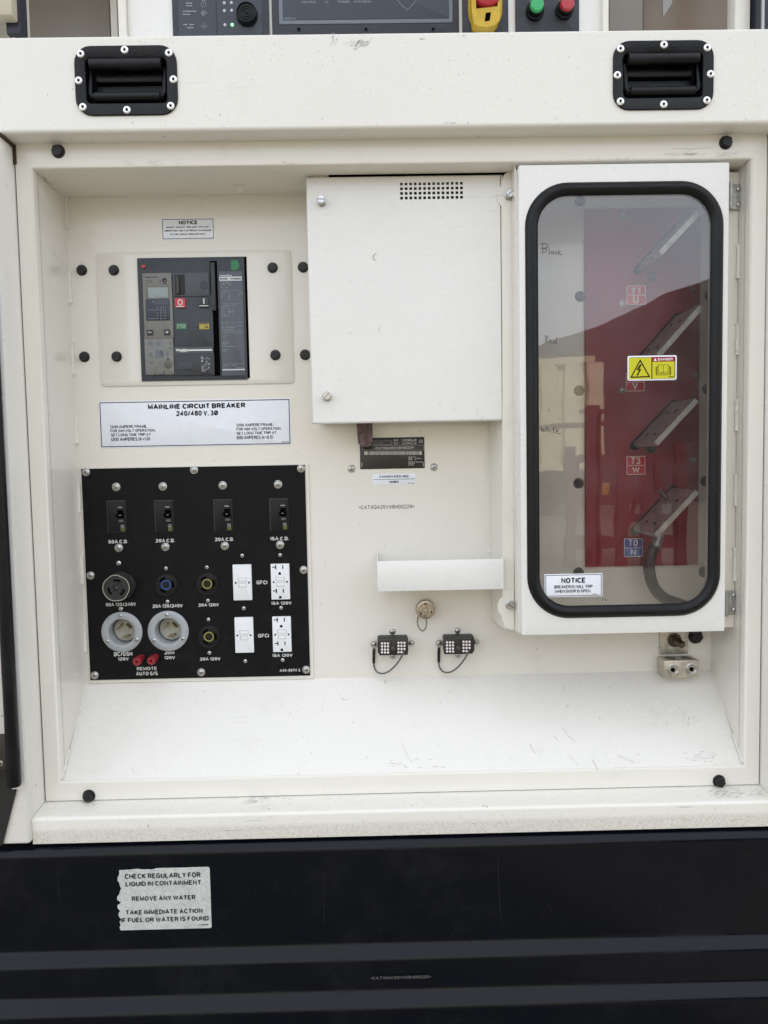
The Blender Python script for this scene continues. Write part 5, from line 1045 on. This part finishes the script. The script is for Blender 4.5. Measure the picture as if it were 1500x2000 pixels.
# ------------------------------------------------------------------ swung-open side door at the left edge
def side_door():
    y = -.075; t = thing('side_door', 'open side door edge with a black rubber seal at the left edge', 'door', (*Q(10, 1650, y),))
    zt_ = bz0 - .004; xc = at(27, 1500, -.085)[0]
    b = MB(); b.tube([(xc, -.086, at(28, 1535, -.086)[1]), (xc, -.086, at(28, 1536, -.086)[1] + .004), (xc, -.086, 0), (xc, -.086, zt_)], [.0095, .0105, .0105, .0105], 16); obj('seal', b, RUBBER, t)
    b = MB(); b.box(xc - .010, xc + .0125, -.0745, -.0725, at(28, 1541, -.074)[1], zt_, .0004); obj('seal_clip', b, P_LID, t)
    b = MB(); b.box(xc - .30, xc - .013, -.078, -.072, at(5, 1440, -.075)[1], zt_, .002); obj('door_skin', b, P_BEAM, t)
    b = MB(); yy = -.0665; b.poly([at(px, py, yy) for px, py in ((-160, 1380), (22, 1380), (24, 1480), (31, 1545), (4, 1651), (-160, 1651))], yy, yy + .003); obj('lining', b, mat('lining_black', (.012, .011, .010), .6), t)
    put('bolt', ME_SCREW, 3, 1489, -.075, t, .3, 1.5)
    b = MB(); a = at(6, 1445, -.0785); b.box(a[0] - .2, a[0] + .006, -.080, -.0785, a[1] - .05, a[1] + .01, .0005); obj('bracket', b, mat('bracket_brown', (.035, .03, .022), .5), t)
side_door()

# ------------------------------------------------------------------ the yard in front, seen mirrored in the window
def container():
    x0, x1, yf, yb, z0, z1 = -7.1, 5.09, -16.4, -18.84, GZ + 1.0, GZ + 3.63
    t = thing('shipping_container', 'cream shipping container mirrored in the window', 'container', ((x0 + x1) / 2, (yf + yb) / 2, GZ))
    m = mat('container_cream', (.70, .62, .43), .5, var=.08, vscale=2, dust=(.35, .25, .15), dscale=3, damt=.3)
    prof = []; x = x0 + .2
    while x < x1 - .2: prof += [(x, yf - .12), (x + .08, yf - .12), (x + .12, yf), (x + .46, yf)]; x += .56
    b = MB(); n = len(prof); b.add([(x, y, z) for z in (z0 + .18, z1 - .14) for x, y in prof], [(i, i + 1, n + i + 1, n + i) for i in range(n - 1)]); obj('wall', b, m, t)
    b = MB(); b.box(x0 + .02, x1 - .02, yb, yf - .14, z0 + .1, z1 - .02); obj('body', b, m, t)
    for z in ((z0, z0 + .18), (z1 - .14, z1)): b = MB(); b.box(x0 + .16, x1 - .16, yf - .055, yf + .01, *z); obj('rail', b, m, t)
    for xx in (x0, x1 - .15): b = MB(); b.box(xx, xx + .15, yf - .1, yf + .03, z0, z1); obj('corner_post', b, m, t)
    for xx in (x0, x1 - .18): b = MB(); b.box(xx - .01, xx + .19, yf - .12, yf + .045, z1 - .13, z1 + .01); obj('corner_casting', b, m, t)
    dk = mat('chassis_black', (.02, .02, .02), .6)
    for yy in (yf - .5, yb + .4): b = MB(); b.box(x0 + .2, x1 - .2, yy - .08, yy + .08, z0 - .32, z0 - .01); obj('chassis_rail', b, dk, t)
    for xx in (x1 - 1.2, x1 - 2.4, x0 + 1.5): b = MB(); b.lathe(xx, GZ + .5, [(.5, yf - .32), (.5, yf - .06), (.44, yf - .02), (.26, yf - .02), (.24, yf - .1), (.05, yf - .08)], 24); obj('wheel', b, dk, t)
container()
def rack():
    D = 9.0; Y = -(D - CAM_D); X = lambda px: (px - 768) / 1500 * D; Zr = lambda row: -(row - 903) / 1500 * D
    t = thing('pipe_rack', 'dark red steel pipe rack with amber boxes mirrored in the window', 'rack', (X(1250), Y, GZ)); rd_ = mat('rack_red', (.07, .013, .013), .5, var=.2, vscale=5); am = mat('rack_amber', (.42, .23, .03), .5)
    for px, row, wd in ((1152, 880, .05), (1196, 800, .07), (1206, 815, .03), (1252, 870, .06), (1300, 900, .05), (1322, 905, .03), (1366, 880, .06)):
        b = MB(); b.box(X(px) - wd, X(px) + wd, Y - .06, Y + .06, GZ, Zr(row)); obj('upright', b, rd_, t)
    for row, p0, p1, th in ((812, 1170, 1222, .03), (840, 1080, 1230, .03), (905, 1145, 1370, .05), (985, 1145, 1370, .06), (1020, 1240, 1372, .04), (1068, 1140, 1375, .08)):
        b = MB(); b.box(X(p0), X(p1), Y - .04, Y + .04, Zr(row) - th, Zr(row) + th); obj('crossbar', b, rd_, t)
    for p0, p1, r0, r1 in ((1152, 1163, 948, 982), (1200, 1228, 950, 983)):
        b = MB(); b.box(X(p0), X(p1), Y - .3, Y + .02, Zr(r1), Zr(r0), .02); obj('amber_box', b, am, t)
    for a_, c_ in (((1252, 1060), (1300, 910)), ((1196, 1060), (1160, 900))): b = MB(); b.tube([(X(a_[0]), Y + .05, Zr(a_[1])), (X(c_[0]), Y + .05, Zr(c_[1]))], .025, 8); obj('brace', b, rd_, t)
rack()
sh = thing('storage_shed', 'dark gabled shed mirrored in the window', 'shed', (12, -24, GZ))
b = MB(); pr = [(1.5, GZ), (1.5, 2.75), (4.3, 3.1), (6.5, 3.8), (8.8, 4.75), (12, 5.8), (17, 4.4), (22, 2.5), (22, GZ)]
b.loops([[(x, y, z) for x, z in pr] for y in (-20.7, -34)], True, True); obj('shell', b, mat('shed_dark', (.045, .042, .042), .7, var=.1, vscale=.5), sh)

# ------------------------------------------------------------------ wear: rubbed marks and hairline scratches in the paint
def wear(name, parent, clusters, lines, m, to3, k, seed):
    rd = random.Random(seed); b = MB()
    def seg(p, q, w_):
        A, B = to3(*p), to3(*q); d = (B - A)
        if d.length < 1e-6: return
        nn = d.cross(Vector((0, -1, .0))).normalized() * w_ * k / 2; b.add([A + nn, A - nn, B - nn, B + nn], [(0, 1, 2, 3)])
    for cx, cy, rx, ry, n, ang, ln in clusters:
        for _ in range(n):
            x, y = rd.gauss(cx, rx), rd.gauss(cy, ry); a = R_(ang + rd.gauss(0, 14)); l = ln * rd.uniform(.3, 1.2); seg((x, y), (x + l * math.cos(a), y - l * math.sin(a)), rd.uniform(.25, .8))
    for pts, w_ in lines:
        for p, q in zip(pts[:-1], pts[1:]): seg(p, q, w_)
    o = obj(name, b, m, parent); o['kind'] = 'stuff'
SCUFF = mat('rubbed_grey', (.50, .485, .45), .5); SCRATCH = mat('scratch_dark', (.46, .45, .43), .5)
wear('scuff_marks', enc, ((652, 80, 4, 6, 26, 70, 5), (694, 88, 12, 4, 40, 35, 9), (708, 84, 6, 3, 22, 40, 8), (905, 71, .8, 1.5, 10, 80, 2), (877, 240, 5, 1, 9, 20, 7), (1085, 233, 3, 2, 6, 80, 4), (825, 76, 6, 1, 8, 5, 6), (990, 63, 4, .6, 8, 3, 4)), (), SCUFF, lambda px, py: Q(px, py, YM - .0003), S(YM), 3)
def on_slope(px, py):
    d = ROT @ Vector(((px - 750) / FPX, 1.0, (1000 - py) / FPX)); g = (ZS - ZF) / YB; t = (ZF + g * CAM_D * 1.0 - 0.0) / (d.z - g * d.y) if False else (ZF + g * (-CAM_D)) / (d.z - g * d.y)
    p = Vector((0, -CAM_D, 0)) + d * t; return p + Vector((0, -.0004, .0005))
wear('scratch_marks', enc, ((1330, 1405, 12, 8, 26, 60, 5), (1370, 1480, 16, 6, 22, 20, 8), (800, 1490, 60, 8, 10, 5, 10), (260, 1510, 60, 5, 10, 30, 6)),
     (([(1034, 1453), (1040, 1464), (1046, 1471)], .9), ([(1080, 1437), (1090, 1447)], .7), ([(1097, 1419), (1110, 1438), (1124, 1450)], .6), ([(1110, 1474), (1130, 1496)], .4), ([(1157, 1484), (1163, 1494), (1168, 1505)], 1.0), ([(1206, 1474), (1219, 1481), (1240, 1490)], .7), ([(1098, 1338), (1103, 1348)], .8), ([(783, 1451), (800, 1483), (804, 1488)], .5), ([(759, 1491), (786, 1493)], .6)), SCRATCH, on_slope, S(.05), 5)
wear('edge_marks', enc, ((1330, 302, 22, 1.2, 26, 8, 14), (1420, 301, 16, 2, 12, 5, 12), (1190, 313, 30, 1, 14, 30, 8), (300, 318, 60, 1.5, 10, 5, 12), (560, 318, 30, 1, 8, 5, 10)), (([(1312, 290), (1345, 291), (1390, 288)], .7),), SCUFF, lambda px, py: Q(px, py, -.0004), S(0), 8)
def on_sill(px, py):
    d = ROT @ Vector(((px - 750) / FPX, 1.0, (1000 - py) / FPX)); t = (sz1 - .0012) / d.z; p = Vector((0, -CAM_D, 0)) + d * t
    p.y = max(min(p.y, -.001), -.039); p.z = sz1 + .0035 * p.y / .040 + .0004; return p
wear('sill_marks', enc, ((1430, 1550, 30, 6, 70, 20, 12), (1405, 1549, 10, 4, 30, 30, 8), (500, 1561, 30, 2, 26, 12, 12), (180, 1572, 12, 3, 14, 20, 6)), (), SCUFF, on_sill, S(-.02), 9)
wear('dust_streaks', base, ((1250, 1790, 130, 40, 60, 85, 6), (900, 1810, 120, 30, 50, 70, 4), (560, 1800, 150, 40, 40, 60, 4), (1100, 1770, 200, 50, 60, 20, 3)),
     (([(112, 1700), (116, 1760)], .6), ([(632, 1700), (633, 1800)], .6), ([(972, 1664), (974, 1720), (978, 1800)], .8)), mat('dust_on_black', (.009, .010, .011), .7), lambda px, py: Q(px, py, -.0629), S(-.06), 12)
